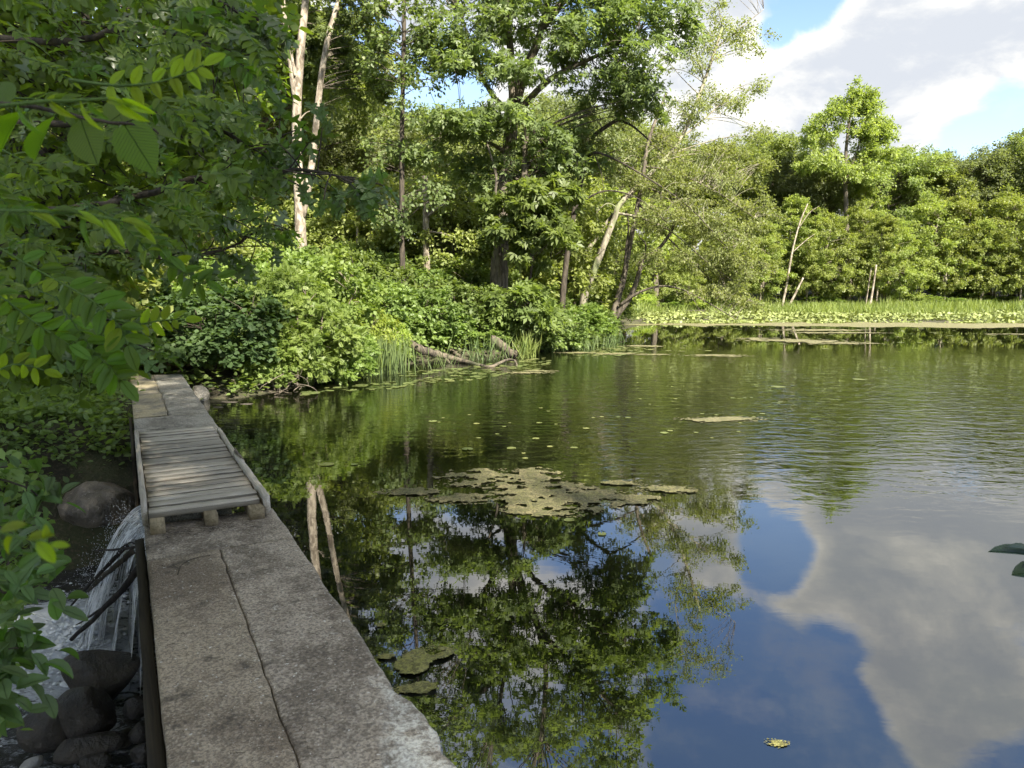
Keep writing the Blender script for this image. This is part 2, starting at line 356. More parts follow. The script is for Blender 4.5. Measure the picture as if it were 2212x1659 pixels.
class Geo:
    """collects vertices and faces of several shapes for one mesh"""
    def __init__(s): s.v = []; s.f = {}; s.t = []; s.n = 0
    def add(s, v, faces, tint=None):
        v = np.asarray(v, dtype=np.float64).reshape(-1, 3)
        for f in faces:
            f = np.asarray(f)
            if len(f): s.f.setdefault(f.shape[1], []).append(f+s.n)
        s.v.append(v); s.n += len(v)
        s.t.append(np.zeros(len(v)) if tint is None else np.broadcast_to(tint, (len(v),)))
    def mesh(s, name, material, smooth=False, attr='tint'):
        return mesh(name, np.concatenate(s.v), [np.concatenate(x) for x in s.f.values()], material, np.concatenate(s.t), smooth, attr)
def tube(g, pts, rad, sides=6, rng=None, bump=0.0, cap=True):
    pts = np.asarray(pts, float); n = len(pts); rad = np.broadcast_to(np.asarray(rad, float), (n,))
    tan = nrm(np.gradient(pts, axis=0)); ref = np.array([0.3, 1, .1]) if abs(tan[0][2]) > .7 else np.array([0, 0, 1.0])
    a = nrm(np.cross(tan, ref)); b = np.cross(tan, a)
    th = np.linspace(0, 2*np.pi, sides, endpoint=False)
    rr = rad[:, None]*np.ones(sides)
    if bump and rng is not None: rr = rr*(1+bump*(rng.random((n, sides))-.5))
    v = pts[:, None]+rr[..., None]*(np.cos(th)[None, :, None]*a[:, None]+np.sin(th)[None, :, None]*b[:, None])
    i = np.arange(n-1)[:, None]*sides; j = np.arange(sides)[None]; k = (j+1) % sides
    f = np.stack([i+j, i+k, i+sides+k, i+sides+j], -1).reshape(-1, 4)
    fs = [f]
    if cap: fs.append(np.array([np.arange(sides)[::-1], np.arange(sides)+(n-1)*sides]))
    g.add(v.reshape(-1, 3), fs)
def curve(p0, c, p1, n=6):
    t_ = np.linspace(0, 1, n)[:, None]; p0, c, p1 = map(np.asarray, (p0, c, p1))
    return (1-t_)**2*p0+2*t_*(1-t_)*c+t_**2*p1
def smooth_path(pts, n):
    """Catmull-Rom through control points"""
    P = np.asarray(pts, float); P = np.vstack([2*P[0]-P[1], P, 2*P[-1]-P[-2]]); out = []
    m = len(P)-3
    for x in np.linspace(0, m-1e-6, n):
        i = int(x); t_ = x-i; a, b, c, d = P[i:i+4]
        out.append(.5*((2*b)+(-a+c)*t_+(2*a-5*b+4*c-d)*t_*t_+(-a+3*b-3*c+d)*t_**3))
    return np.array(out)

# leaf shapes: x across, y along, z up; length 1 from the stalk
RHOMB = (np.array([[0, 0, 0], [-.27, .45, .07], [0, 1, -.05], [.27, .45, .07]]), [np.array([[0, 1, 2, 3]])])
NARROW = (np.array([[0, 0, 0], [-.13, .4, .05], [0, 1, -.1], [.13, .4, .05]]), [np.array([[0, 1, 2, 3]])])
OVAL = (np.array([[0, 0, 0], [-.28, .25, .05], [-.30, .62, .05], [0, 1, -.06], [.30, .62, .05], [.28, .25, .05]]), [np.array([[0, 3, 2, 1], [0, 5, 4, 3]])])
ROUND = (np.array([[0, 0, 0], [-.36, .22, .05], [-.42, .58, .06], [0, 1, -.05], [.42, .58, .06], [.36, .22, .05]]), [np.array([[0, 3, 2, 1], [0, 5, 4, 3]])])
def _palm():
    v = []; f = []
    for a, L in ((-58, .78), (0, 1.0), (58, .78)):
        c, s = math.cos(R(a)), math.sin(R(a)); n = len(v)
        for x, y, z in ((0, 0, 0), (-.19, .5, .05), (0, 1, -.05), (.19, .5, .05)):
            x *= L; y *= L; v.append((x*c+y*s, -x*s+y*c, z))
        f.append([n, n+1, n+2, n+3])
    return np.array(v), [np.array(f)]
PALM = _palm()
def _compound(k=4, w=.10, L=.34):
    v = []; f = []
    for i in range(k):
        y = .18+.72*i/k
        for s in (-1, 1):
            n = len(v); ang = R(58); dx, dy = s*math.sin(ang), math.cos(ang)
            for a, b, z in ((0, 0, 0), (-w, .45*L, .01), (0, L, -.05), (w, .45*L, .01)):
                v.append((a*dy+b*dx, y-a*dx+b*dy, z))
            f.append([n, n+1, n+2, n+3])
    n = len(v); v += [(0, .72, 0), (-w, .86, .02), (0, 1.05, -.03), (w, .86, .02)]; f.append([n, n+1, n+2, n+3])
    return np.array(v), [np.array(f)]
COMPOUND = _compound()

def place_leaves(g, tmpl, pos, d, n, size, tint, wid=None):
    d = nrm(d); n = nrm(n-(n*d).sum(-1, keepdims=True)*d); x = np.cross(d, n)
    tv, tf = tmpl; k = len(tv); m = len(pos)
    xs = tv[:, 0][None, :, None]*(1 if wid is None else wid[:, None, None])
    v = pos[:, None]+size[:, None, None]*(xs*x[:, None]+tv[:, 1][None, :, None]*d[:, None]+tv[:, 2][None, :, None]*n[:, None])
    off = (np.arange(m)*k)[:, None, None]
    g.add(v.reshape(-1, 3), [(f[None]+off).reshape(-1, f.shape[1]) for f in tf], np.repeat(tint, k))

def clump_leaves(g, rng, C, Rr, per, tmpl, size, centre, flat=.55, droop=.25, upn=.9, twigs=6, spread=.16):
    """leaves on short twigs round clump centres C"""
    m = len(C); K = twigs
    td = rng.normal(size=(m, K, 3)); outw = nrm(C-centre)[:, None]
    td = nrm(td+outw*.8); td[..., 2] *= flat
    ci = np.repeat(np.arange(m), per); ki = rng.integers(0, K, m*per)
    u = rng.random(m*per)**.7
    rr = np.broadcast_to(np.asarray(Rr, float), (m,))[ci]
    tdir = td[ci, ki]
    pos = C[ci]+tdir*(rr*u)[:, None]+rng.normal(size=(m*per, 3))*(rr*spread)[:, None]
    pos[:, 2] -= droop*.4*rr*u*u
    d = tdir*.7+rng.normal(size=(m*per, 3))*.6; d[:, 2] -= droop
    n = rng.normal(size=(m*per, 3))*.55+outw[ci, 0]*.35; n[:, 2] += upn
    tint = np.clip(rng.random(m)[ci]*.5+rng.random(m*per)*.5, 0, 1)
    place_leaves(g, tmpl, pos, d, n, size*(.65+.6*rng.random(m*per)), tint)
    return td

def ellipsoid_points(rng, c, r, n, shell=.55, bottom=-.6):
    out = []
    c = np.asarray(c, float); r = np.asarray(r, float)
    while len(out) < n:
        p = nrm(rng.normal(size=(1, 3)))[0]
        if p[2] < bottom: continue
        out.append(c+p*r*(shell+(1-shell)*rng.random()**.6)*(.86+.28*rng.random()))
    return np.array(out)

def build_tree(name, loc, stems, blobs, leafspec, bark, leafm, seed, clump_r=.8, per=60, flat=.55, droop=.25, upn=.9, shell=.55, limb=.10, twigs=6,
               limb_sides=4, bare=None, attach_low=.35, twigm=None, sides=9, spread=.16, limbs_only_z=0.0, trunk_bump=.14, limb_name='branches', twig_lines=0, bottom=-.6):
    """stems: [(points, r0, r1)] in local coordinates; blobs: [(centre, radii, clumps)]"""
    rng = np.random.default_rng(seed)
    root = empty(name, loc)
    sp = []; sr = []
    gt = Geo()
    for i, (pts, r0, r1) in enumerate(stems):
        L = max(8, int(6+len(pts)*4)); P = smooth_path(pts, L)
        rad = r0+(r1-r0)*np.linspace(0, 1, L)**.8
        if i == 0 and r0 > .06: rad[0] *= 1.35; rad[1] *= 1.1
        tube(gt, P, rad, sides, rng, trunk_bump)
        q = P[int(L*attach_low):]; sp.append(q); sr.append(rad[int(L*attach_low):])
    if stems: obj('trunk', gt.mesh('trunk', bark, True), root)
    SP = np.concatenate(sp); SR = np.concatenate(sr)
    C = np.concatenate([ellipsoid_points(rng, c, r, n, shell, bottom) for c, r, n in blobs])
    centre = np.mean([b[0] for b in blobs], axis=0)
    gb = Geo()
    lim = C if bare is None else np.concatenate([C, np.asarray(bare, float)])
    for c in lim:
        dlt = c-SP; hd = np.hypot(dlt[:, 0], dlt[:, 1]); dz = dlt[:, 2]
        cost = np.sqrt((dlt**2).sum(1))+1.4*np.maximum(0, .25*hd-dz)
        i = int(np.argmin(cost+rng.random(len(cost))*.3)); p = SP[i]
        mid = p+(c-p)*.5; mid[2] += .12*np.linalg.norm(c-p)*(1 if droop < .5 else 1.6); mid += rng.normal(size=3)*.08*np.linalg.norm(c-p)
        r0 = min(SR[i]*.6, limb)*(.4+.6*min(1, np.linalg.norm(c-p)/3)); 
        tube(gb, curve(p, mid, c, 7), np.linspace(max(r0, .008), .006, 7), limb_sides, cap=False)
    g = Geo()
    td = clump_leaves(g, rng, C, clump_r, per, leafspec[0], leafspec[1], centre, flat, droop, upn, twigs, spread)
    if twig_lines:
        for ci in range(len(C)):
            for k in range(min(twig_lines, td.shape[1])):
                e = C[ci]+td[ci, k]*clump_r*.9; e[2] -= droop*.3*clump_r
                tube(gb, np.array([C[ci], (C[ci]+e)/2+rng.normal(size=3)*.04*clump_r, e]), [.006, .005, .003], 3, cap=False)
    if gb.n: obj(limb_name, gb.mesh(limb_name, twigm or bark, True), root, kind='stuff')
    obj('crown', g.mesh('crown', leafm), root, kind='stuff')
    return root
def copy_tree(o, parent=None, loc=None, rz=0, sc=None):
    c = o.copy(); COL.objects.link(c); c.parent = parent
    if loc is not None: c.location = loc; c.rotation_euler = (0, 0, rz)
    if sc is not None: c.scale = (sc,)*3 if isinstance(sc, (int, float)) else sc
    for ch in o.children: copy_tree(ch, c)
    return c
def rescale(o, rz, sc):
    o.rotation_euler = (0, 0, rz); o.scale = (sc,)*3 if isinstance(sc, (int, float)) else sc

# ---------------------------------------------------------------- terrain and water
rs = np.random.default_rng(7)
DO = np.array([-1.1516, 2.1740]); DDIR = np.array([-.47883, .87791]); DR = np.array([.87791, .47883]); W = .833
def DM(s, t, z=0.0): p = DO+DDIR*s+DR*t; return (p[0], p[1], z)
def st_of(x, y): return (x-DO[0])*DDIR[0]+(y-DO[1])*DDIR[1], (x-DO[0])*DR[0]+(y-DO[1])*DR[1]
def vnoise(x, y, seed=0):
    """smooth value noise on arrays"""
    x = np.asarray(x, float); y = np.asarray(y, float)
    xi = np.floor(x).astype(int); yi = np.floor(y).astype(int); fx = x-xi; fy = y-yi
    fx = fx*fx*(3-2*fx); fy = fy*fy*(3-2*fy)
    def h(a, b): 
        q = np.sin(a*127.1+b*311.7+seed*74.7)*43758.5453; return q-np.floor(q)
    return (h(xi, yi)*(1-fx)+h(xi+1, yi)*fx)*(1-fy)+(h(xi, yi+1)*(1-fx)+h(xi+1, yi+1)*fx)*fy
def fbm(x, y, o=4, seed=0): return sum(vnoise(x*2**i, y*2**i, seed+i)/2**(i+1) for i in range(o))
def ss(x, a, b): t_ = np.clip((x-a)/(b-a), 0, 1); return t_*t_*(3-2*t_)

pond = [DM(-6, .4)[:2], DM(11.6, .4)[:2]]
pond += [tuple(G(u, v))[:2] for u, v in ((432, 868), (480, 872), (560, 862), (640, 846), (740, 826), (830, 806), (900, 786), (1000, 777), (1100, 771), (1200, 759), (1290, 741), (1330, 731), (1340, 715), (1335, 703), (1480, 700), (1700, 697), (1950, 699), (2212, 704))]
pond += [(36, 36), (48, 28), (50, 10), (30, -3), (12, -4.5), (4, -2.8)]
PP = np.array(pond)
def pond_sd(x, y):
    """signed distance to the shoreline, negative on the water"""
    x = np.asarray(x, float); y = np.asarray(y, float); best = np.full(x.shape, 1e9); ins = np.zeros(x.shape, bool)
    n = len(PP)
    for i in range(n):
        a = PP[i]; b = PP[(i+1) % n]; e = b-a
        t_ = np.clip(((x-a[0])*e[0]+(y-a[1])*e[1])/(e@e), 0, 1)
        best = np.minimum(best, np.hypot(x-a[0]-t_*e[0], y-a[1]-t_*e[1]))
        c = ((a[1] > y) != (b[1] > y)) & (x < (b[0]-a[0])*(y-a[1])/(b[1]-a[1]+1e-12)+a[0]); ins ^= c
    return np.where(ins, -best, best)
def ground_z(x, y):
    x = np.asarray(x, float); y = np.asarray(y, float)
    d_ = pond_sd(x, y)
    land = -.06+.36*ss(d_, 0, 1.4)+.028*np.clip(d_-1, 0, 40)+.10*np.clip(y-36, 0, 40)*(x < 40)+(fbm(x*.5, y*.5, 3, 3)-.45)*.35*ss(d_, .6, 3)
    marsh = ss(x, 4.5, 8)*ss(y, 34, 37)
    dm = -.02+.05*ss(d_, 0, 3)+.10*np.clip(y-60, 0, 60)+.10*ss(y, 50, 56)
    land = land*(1-marsh)+dm*marsh
    z = np.where(d_ < 0, np.maximum(-1.1, d_*.55-.06), land)
    s, t_ = st_of(x, y)
    basin = np.maximum(-1.22+1.62*ss(s, 5.6, 8.8), -1.22+1.75*ss(-t_, 2.5, 4.6))
    basin = basin+(fbm(x*2, y*2, 3, 9)-.5)*.22
    low = (t_ < .42) & (s < 12)
    z = np.where(low, np.minimum(np.where(t_ > -.1, 9, np.maximum(z, .0)), basin), z)
    path = np.exp(-(((x+8.0)/1.3)**2+((y-15.2)/2.4)**2)); z = z*(1-path*.8)+.38*path*.8
    return z
xs = np.concatenate([np.linspace(-900, -64, 14), np.arange(-60, -13, 1.4), np.arange(-13, 6.01, .22), np.arange(7, 62, 1.4), np.linspace(66, 900, 14)])
ys = np.concatenate([np.linspace(-900, -24, 10), np.arange(-20, -4, 1.4), np.arange(-3.5, 17.01, .22), np.arange(18, 110, 1.4), np.linspace(115, 1500, 14)])
GX, GY = np.meshgrid(xs, ys); GZ = ground_z(GX, GY)
far_hill = np.clip(np.hypot(GX, GY)-110, 0, 300)*.03; GZ = np.clip(GZ, -2, 4.5)+far_hill
nx = len(xs); i = np.arange(len(ys)-1)[:, None]*nx+np.arange(nx-1)[None]; i = i.ravel()
me = mesh('ground', np.stack([GX, GY, GZ], -1).reshape(-1, 3), [np.stack([i, i+1, i+nx+1, i+nx], -1)], M['soil'], smooth=True)
ground = obj('ground', me, kind='structure'); tag(ground, 'dark soil of the pond banks and the stream bed', None)

wp = [DM(-6, .6), DM(2.78, .6), DM(2.78, .01), DM(5.2, .01), DM(5.2, .6), DM(11.7, .6), (-9, 16, 0), (-9, 39, 0), (60, 39, 0), (60, -6, 0), (5, -6, 0)]
bmv = np.array([(a[0], a[1], 0) for a in wp]); 
pw = obj('pond_water', mesh('pond_water', bmv, [np.array([[10, 9, 8, 7, 6, 5, 0]]), np.array([[1, 2, 3, 4]][::-1])], M['pond']), kind='structure')
# faces above: outer sheet (0,5..10) split from the spillway notch
me = bpy.data.meshes.new('pond_water'); me.from_pydata([tuple(p) for p in bmv], [], [(10, 9, 8, 7, 6, 5, 0), (1, 4, 3, 2)]); me.materials.append(M['pond']); me.validate(); me.update(); pw.data = me
for pl in me.polygons:
    if pl.normal.z < 0: pl.flip()
tag(pw, 'dark pond water, glassy near the dam and ruffled further out', None)

# path of dead leaves at the far end of the dam
g = Geo(); th = np.linspace(0, 2*np.pi, 40, endpoint=False)
ring = [np.stack([-8.0+np.cos(th)*1.35*k*(1+.2*np.sin(3*th)), 15.2+np.sin(th)*2.5*k*(1+.15*np.cos(2*th)), 0*th], -1) for k in np.linspace(.02, 1, 10)]
v = np.concatenate(ring); v[:, 2] = ground_z(v[:, 0], v[:, 1])+.012
f = np.array([[a*40+b, a*40+(b+1) % 40, (a+1)*40+(b+1) % 40, (a+1)*40+b] for a in range(9) for b in range(40)])
g.add(v, [f]); tag(obj('path', g.mesh('path', M['litter'], True), kind='structure'), 'trodden patch of ground under dead leaves beyond the dam', None)

# ---------------------------------------------------------------- dam
def grid_faces(n, m): i = (np.arange(n-1)[:, None]*m+np.arange(m-1)[None]).ravel(); return np.stack([i, i+1, i+m+1, i+m], -1)
def box(g, a, b, tint=0):
    (x0, y0, z0), (x1, y1, z1) = a, b
    v = [(x, y, z) for z in (z0, z1) for y in (y0, y1) for x in (x0, x1)]
    g.add(v, [np.array([[0, 2, 3, 1], [4, 5, 7, 6], [0, 1, 5, 4], [2, 6, 7, 3], [0, 4, 6, 2], [1, 3, 7, 5]])], tint)
def slab_strip(g, s0, s1, tl, tr, top, depth, ds=.025, nt=26, worn=None, seed=0, skirt=True):
    """one cast strip: its two long edges follow tl(s) and tr(s)"""
    S = np.arange(s0, s1+ds*.5, ds); S[-1] = s1
    a = tl(S); b = tr(S); k = np.linspace(0, 1, nt); k = (1-np.cos(k*np.pi))/2*.35+k*.65
    TT = a[:, None]+(b-a)[:, None]*k[None]; SS = np.repeat(S[:, None], nt, 1)
    e = np.minimum(TT-a[:, None], b[:, None]-TT); ee = np.minimum(e, np.minimum(SS-s0, s1-SS)+.004)
    Z = top-.007*np.exp(-(ee/.008)**2)+(fbm(SS*3, TT*3, 4, seed)-.47)*.010
    wear = np.zeros_like(TT) if worn is None else worn(SS, TT)
    Z = Z-wear*.016*(.4+fbm(SS*14, TT*14, 3, seed+4))
    V = np.stack([TT, SS, Z], -1)
    lo = V.copy()[:, [0, -1]]; lo[..., 2] = top-depth
    n0 = len(S)*nt
    v = np.concatenate([V.reshape(-1, 3), lo.reshape(-1, 3)])
    i = np.arange(len(S)-1)
    fl = np.stack([i*nt, (i+1)*nt, n0+(i+1)*2, n0+i*2], -1); fr = np.stack([(i+1)*nt+nt-1, i*nt+nt-1, n0+i*2+1, n0+(i+1)*2+1], -1)
    j = np.arange(nt-1)
    fs = [grid_faces(len(S), nt), fl, fr]
    # end faces
    for row, base in ((0, n0), (len(S)-1, n0+(len(S)-1)*2)):
        fs.append(np.array([list(range(row*nt, row*nt+nt))+[base+1, base]]))
    g.add(v, fs, np.concatenate([wear.ravel(), np.zeros(len(v)-n0)]))
dam = empty('concrete_dam', (DO[0], DO[1], 0)); dam.rotation_euler = (0, 0, R(28.609))
tag(dam, 'low weathered concrete dam wall running from the camera to the far bank', 'dam')
crack = lambda S: .386+.005*np.sin(S*1.1)+(fbm(S*9, S*0+1, 5, 5)-.47)*.016
edge = lambda S: W+(fbm(S*4, S*0+2, 4, 8)-.47)*.022+np.where(S < .12, .025*ss(S, .12, .0)+(fbm(S*9, S*0, 4, 2)-.5)*.05, 0)
zero = lambda S: (fbm(S*5, S*0+7, 3, 4)-.47)*.010
def worn(SS, TT):
    wd = .03+.17*ss(SS, .15, -.5)+.10*(fbm(SS*5, TT*5, 3, 1)-.4)
    return np.clip(ss(TT, W-wd-.05, W-wd+.01), 0, 1)*ss(SS, .28, .05)+.35*ss(TT, W-.03, W)*(fbm(SS*6, TT*6, 3, 6) > .5)
g = Geo()
slab_strip(g, -5, 2.05, lambda S: crack(S)+.0045, edge, .45, .25, worn=worn, nt=30)
slab_strip(g, 2.05, 2.76, zero, edge, .45, .25, worn=worn, nt=40, seed=3)
sl_ = obj('slab', g.mesh('slab', M['concrete_rough'], True, 'wear'), dam); sl_['label'] = 'near slab of coarse pebbly concrete'
g = Geo(); slab_strip(g, -5, 2.043, zero, lambda S: crack(S)-.003, .456, .25, nt=20, seed=9)
sl_ = obj('panel', g.mesh('panel', M['concrete_smooth'], True, 'wear'), dam); sl_['label'] = 'near strip of smooth trowelled concrete'
fcrack = lambda S: .372+.012*np.sin(S*.9)+(fbm(S*4, S*0+3, 4, 15)-.47)*.04
g = Geo()
slab_strip(g, 7.16, 11.72, lambda S: fcrack(S)+.006, edge, .45, .25, ds=.05, nt=16, seed=12)
slab_strip(g, 5.26, 7.16, lambda S: zero(S)+.05*ss(S, 6.9, 6.5)*(fbm(S*7, S*0, 3, 3)), edge, .45, .25, ds=.04, nt=20, seed=13)
sl_ = obj('slab', g.mesh('slab', M['concrete_far'], True, 'wear'), dam); sl_['label'] = 'far slab of pale pebbly concrete beyond the footbridge'
g = Geo(); slab_strip(g, 7.168, 11.70, zero, lambda S: fcrack(S)-.005, .455, .25, ds=.05, nt=12, seed=19)
sl_ = obj('panel', g.mesh('panel', M['concrete_warm'], True, 'wear'), dam); sl_['label'] = 'far strip of smooth yellowish concrete'
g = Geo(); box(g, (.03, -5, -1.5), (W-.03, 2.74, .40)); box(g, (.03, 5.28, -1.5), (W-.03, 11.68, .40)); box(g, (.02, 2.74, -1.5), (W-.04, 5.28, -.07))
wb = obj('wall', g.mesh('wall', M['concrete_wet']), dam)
def board(L, wd, th, seed, seg=10, ch=.006, jit=.0015, bow=.0):
    """a sawn board along local X with softened arrises"""
    r_ = np.random.default_rng(seed); X_ = np.linspace(-L/2, L/2, seg+1); a, b = wd/2, th/2
    prof = np.array([(-a+ch, -b), (a-ch, -b), (a, -b+ch), (a, b-ch), (a-ch, b), (-a+ch, b), (-a, b-ch), (-a, -b+ch)])
    v = np.zeros((seg+1, 8, 3)); v[..., 0] = X_[:, None]; v[..., 1:] = prof[None]+r_.normal(size=(seg+1, 8, 2))*jit
    v[..., 2] += bow*(1-(2*X_/L)**2)[:, None]
    i = np.arange(seg)[:, None]*8; j = np.arange(8)[None]; k = (j+1) % 8
    f = np.stack([i+j, i+8+j, i+8+k, i+k], -1).reshape(-1, 4)
    g = Geo(); g.add(v.reshape(-1, 3), [f, np.array([np.arange(8), (np.arange(8)+seg*8)[::-1]])]); return g
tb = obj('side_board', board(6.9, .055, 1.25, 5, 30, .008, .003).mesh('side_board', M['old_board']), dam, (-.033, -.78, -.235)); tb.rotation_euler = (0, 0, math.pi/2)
tb['label'] = 'mossy timber board bolted along the downstream face'
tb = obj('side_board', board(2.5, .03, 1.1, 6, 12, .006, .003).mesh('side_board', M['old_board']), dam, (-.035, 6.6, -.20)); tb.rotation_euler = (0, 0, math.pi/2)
tb['label'] = 'dark board on the downstream face beyond the footbridge'

# ---------------------------------------------------------------- footbridge
br_ = empty('wooden_footbridge', (DO[0], DO[1], 0)); br_.rotation_euler = (0, 0, R(28.609))
tag(br_, 'short weathered grey plank footbridge laid over the gap in the dam', 'footbridge')
S0, S1 = 2.60, 5.54; NP = 21; pitch = (S1-S0)/NP
pr = random.Random(4)
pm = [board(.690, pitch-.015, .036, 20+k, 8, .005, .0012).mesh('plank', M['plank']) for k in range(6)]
for me_ in pm: # edges painted darker so the seams between planks read as shaded gaps
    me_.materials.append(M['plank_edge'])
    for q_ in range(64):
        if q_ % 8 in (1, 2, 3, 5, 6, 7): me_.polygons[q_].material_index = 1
for k in range(NP):
    o = obj('plank', pm[k % 6], br_, (.380+pr.uniform(-.006, .006), S0+pitch*(k+.5), .552+pr.uniform(-.0045, .0045)))
    o.rotation_euler = (pr.uniform(-.014, .014), pr.uniform(-.005, .005), pr.uniform(-.006, .006)+(math.pi if pr.random() < .5 else 0))
def along(name, L, wd, th, t_, s, z, seed, m=M['plank'], rx=0, dz=0, rz=0):
    o = obj(name, board(L, wd, th, seed, 16, .006, .0018).mesh(name, m), br_, (t_, s, z)); o.rotation_euler = (rx, dz, math.pi/2+rz); return o
o = along('curb_rail', 2.86, .036, .135, .008, 4.12, .530, 40); o['label'] = 'long grey board on the stream side of the footbridge'
o = along('curb_rail', 1.42, .040, .125, .757, 3.26, .540, 41, rz=.010); o['label'] = 'nearer curb board on the pond side'
o = along('curb_rail', 1.36, .036, .10, .756, 4.70, .535, 42, rz=-.014, dz=.012); o['label'] = 'farther curb board on the pond side, thin and worn'
g = Geo(); spl = smooth_path([(0, 0, 0), (-.02, .25, .01), (0, .5, 0)], 6); tube(g, spl, [.004, .012, .016, .014, .010, .003], 5, rs, .5)
o = obj('splinter', g.mesh('splinter', M['twig']), br_, (.775, 3.72, .60))
for t_, wd in ((.075, .088), (.400, .080), (.690, .095)):
    along('joist', 3.12, wd, .086, t_, 4.08, .491, 50+int(t_*100), M['beam'])

# ---------------------------------------------------------------- stones
def stone(name, loc, size, seed, m, label, cat='boulder', rz=0, lump=.22, sub=4, group=None, flat_bottom=True):
    r_ = np.random.default_rng(seed); n = 10*sub; mrow = 7*sub
    th = np.linspace(0, 2*np.pi, n, endpoint=False); ph = np.linspace(.02, np.pi-.02, mrow)
    P, Q = np.meshgrid(th, ph); v = np.stack([np.cos(P)*np.sin(Q), np.sin(P)*np.sin(Q), np.cos(Q)], -1)
    ax = nrm(r_.normal(size=(13, 3))); rad = np.ones(P.shape)
    for a in ax: # flattened facets
        dd = v@a; lim = .58+.26*r_.random(); rad = np.where(dd*rad > lim, rad*(1-.75*(1-lim/np.maximum(dd*rad, 1e-3))), rad)
    off = r_.random(2)*50
    rad = rad*(1+lump*(fbm(v[..., 0]*1.6+off[0]+v[..., 2], v[..., 1]*1.6+off[1]-v[..., 2], 4, seed)-.47))
    v = v*rad[..., None]*np.array(size)/2
    i = np.arange(mrow-1)[:, None]*n; j = np.arange(n)[None]; k = (j+1) % n
    f = np.stack([i+j, i+n+j, i+n+k, i+k], -1).reshape(-1, 4)
    g = Geo(); g.add(v.reshape(-1, 3), [f, np.array([np.arange(n), (np.arange(n)+(mrow-1)*n)[::-1]])])
    o = obj(name, g.mesh(name, m, True), None, loc); o.rotation_euler = (0, 0, rz); return tag(o, label, cat, group)
stone('boulder', tuple(G(216, 1098, -.60)), (1.02, .86, .80), 3, M['granite'], 'big rough brown boulder beside the waterfall below the footbridge', rz=.9, lump=.42)
def gs(u, v, z): return tuple(G(u, v, z))
stone('boulder', gs(212, 1458, -.80), (.62, .56, .42), 11, M['wet_stone'], 'largest dark rounded boulder lying below the foam against the dam', rz=.25, lump=.14)
stone('boulder', gs(182, 1545, -.78), (.42, .36, .40), 12, M['wet_stone'], 'dark upright stone in the middle of the heap below the largest boulder', rz=.1, lump=.12)
stone('boulder', gs(108, 1568, -.82), (.36, .34, .34), 13, M['wet_stone'], 'dark rounded stone at the stream side of the heap', rz=.6, lump=.12)
stone('boulder', gs(188, 1612, -.85), (.46, .22, .18), 14, M['wet_stone'], 'long low dark stone lying across the front of the heap', rz=.35, lump=.14)
stone('stone', gs(292, 1528, -.85), (.20, .18, .17), 15, M['wet_stone'], 'angular dark stone against the dam beside the largest boulder', 'stone', rz=.3, sub=2)
stone('stone', gs(300, 1582, -.88), (.18, .15, .15), 16, M['wet_stone'], 'small dark stone against the dam, second from the largest boulder', 'stone', rz=1.3, sub=2)
stone('stone', gs(305, 1625, -.9), (.17, .14, .13), 17, M['wet_stone'], 'small dark stone against the dam near the bottom edge', 'stone', rz=2.3, sub=2)
stone('stone', gs(268, 1592, -.92), (.16, .14, .13), 18, M['wet_stone'], 'small dark stone beside the end of the long low stone', 'stone', rz=.8, sub=2)
stone('stone', gs(205, 1652, -.9), (.20, .16, .14), 19, M['wet_stone'], 'dark stone in front of the long low stone', 'stone', rz=.2, sub=2)
stone('stone', gs(68, 1650, -.9), (.15, .11, .09), 20, M['pale_stone'], 'smooth pale stone at the edge of the stream', 'stone', rz=.5, sub=2, lump=.08)
q = G(548, 1010, 0)
pq = G(455, 858, 0.03); stone('stone', (pq[0]-.13, pq[1]-.15, .06), (.42, .5, .42), 21, M['concrete_far'], 'rounded pale stone against the dam under the dark shrub', 'stone', sub=2)
for k, (u, v_, sz, lb) in enumerate(((500, 868, .42, 'flat stone in shallow water beside the rounded pale stone'), (535, 872, .30, 'small flat stone in shallow water under hanging twigs'), (470, 880, .26, 'submerged-looking flat stone nearest the dam'))):
    p_ = G(u, v_, .0); stone('stone', (p_[0], p_[1], -.012), (sz, sz*.7, .055), 30+k, M['wet_stone'], lb, 'stone', sub=2)
# pebbles of the stream bed
g = Geo(); base = np.array([[0, 0, .5], [.5, 0, 0], [0, .5, 0], [-.5, 0, 0], [0, -.5, 0], [.36, .36, .25], [-.36, .36, .2], [-.36, -.36, .25], [.36, -.36, .2]])
for k in range(420):
    s_, t_ = rs.uniform(-1.5, 5.4), -rs.random()**1.3*3.2; x_, y_, _ = DM(s_, t_); 
    sz = rs.uniform(.05, .17); a = rs.random()*6.3; bb_ = base*np.array([sz, sz*rs.uniform(.6, 1), sz*.8])*(1+rs.normal(size=(9, 1))*.12); c, s2 = math.cos(a), math.sin(a)
    bb_ = np.stack([bb_[:, 0]*c-bb_[:, 1]*s2, bb_[:, 0]*s2+bb_[:, 1]*c, bb_[:, 2]], -1)+(x_, y_, float(ground_z(x_, y_)))
    g.add(bb_, [np.array([[0, 1, 5], [0, 5, 2], [0, 2, 6], [0, 6, 3], [0, 3, 7], [0, 7, 4], [0, 4, 8], [0, 8, 1]])])
o = obj('stream_pebbles', g.mesh('stream_pebbles', M['wet_stone'], True), kind='stuff'); tag(o, 'dark wet pebbles in the stream bed below the dam', 'pebbles')

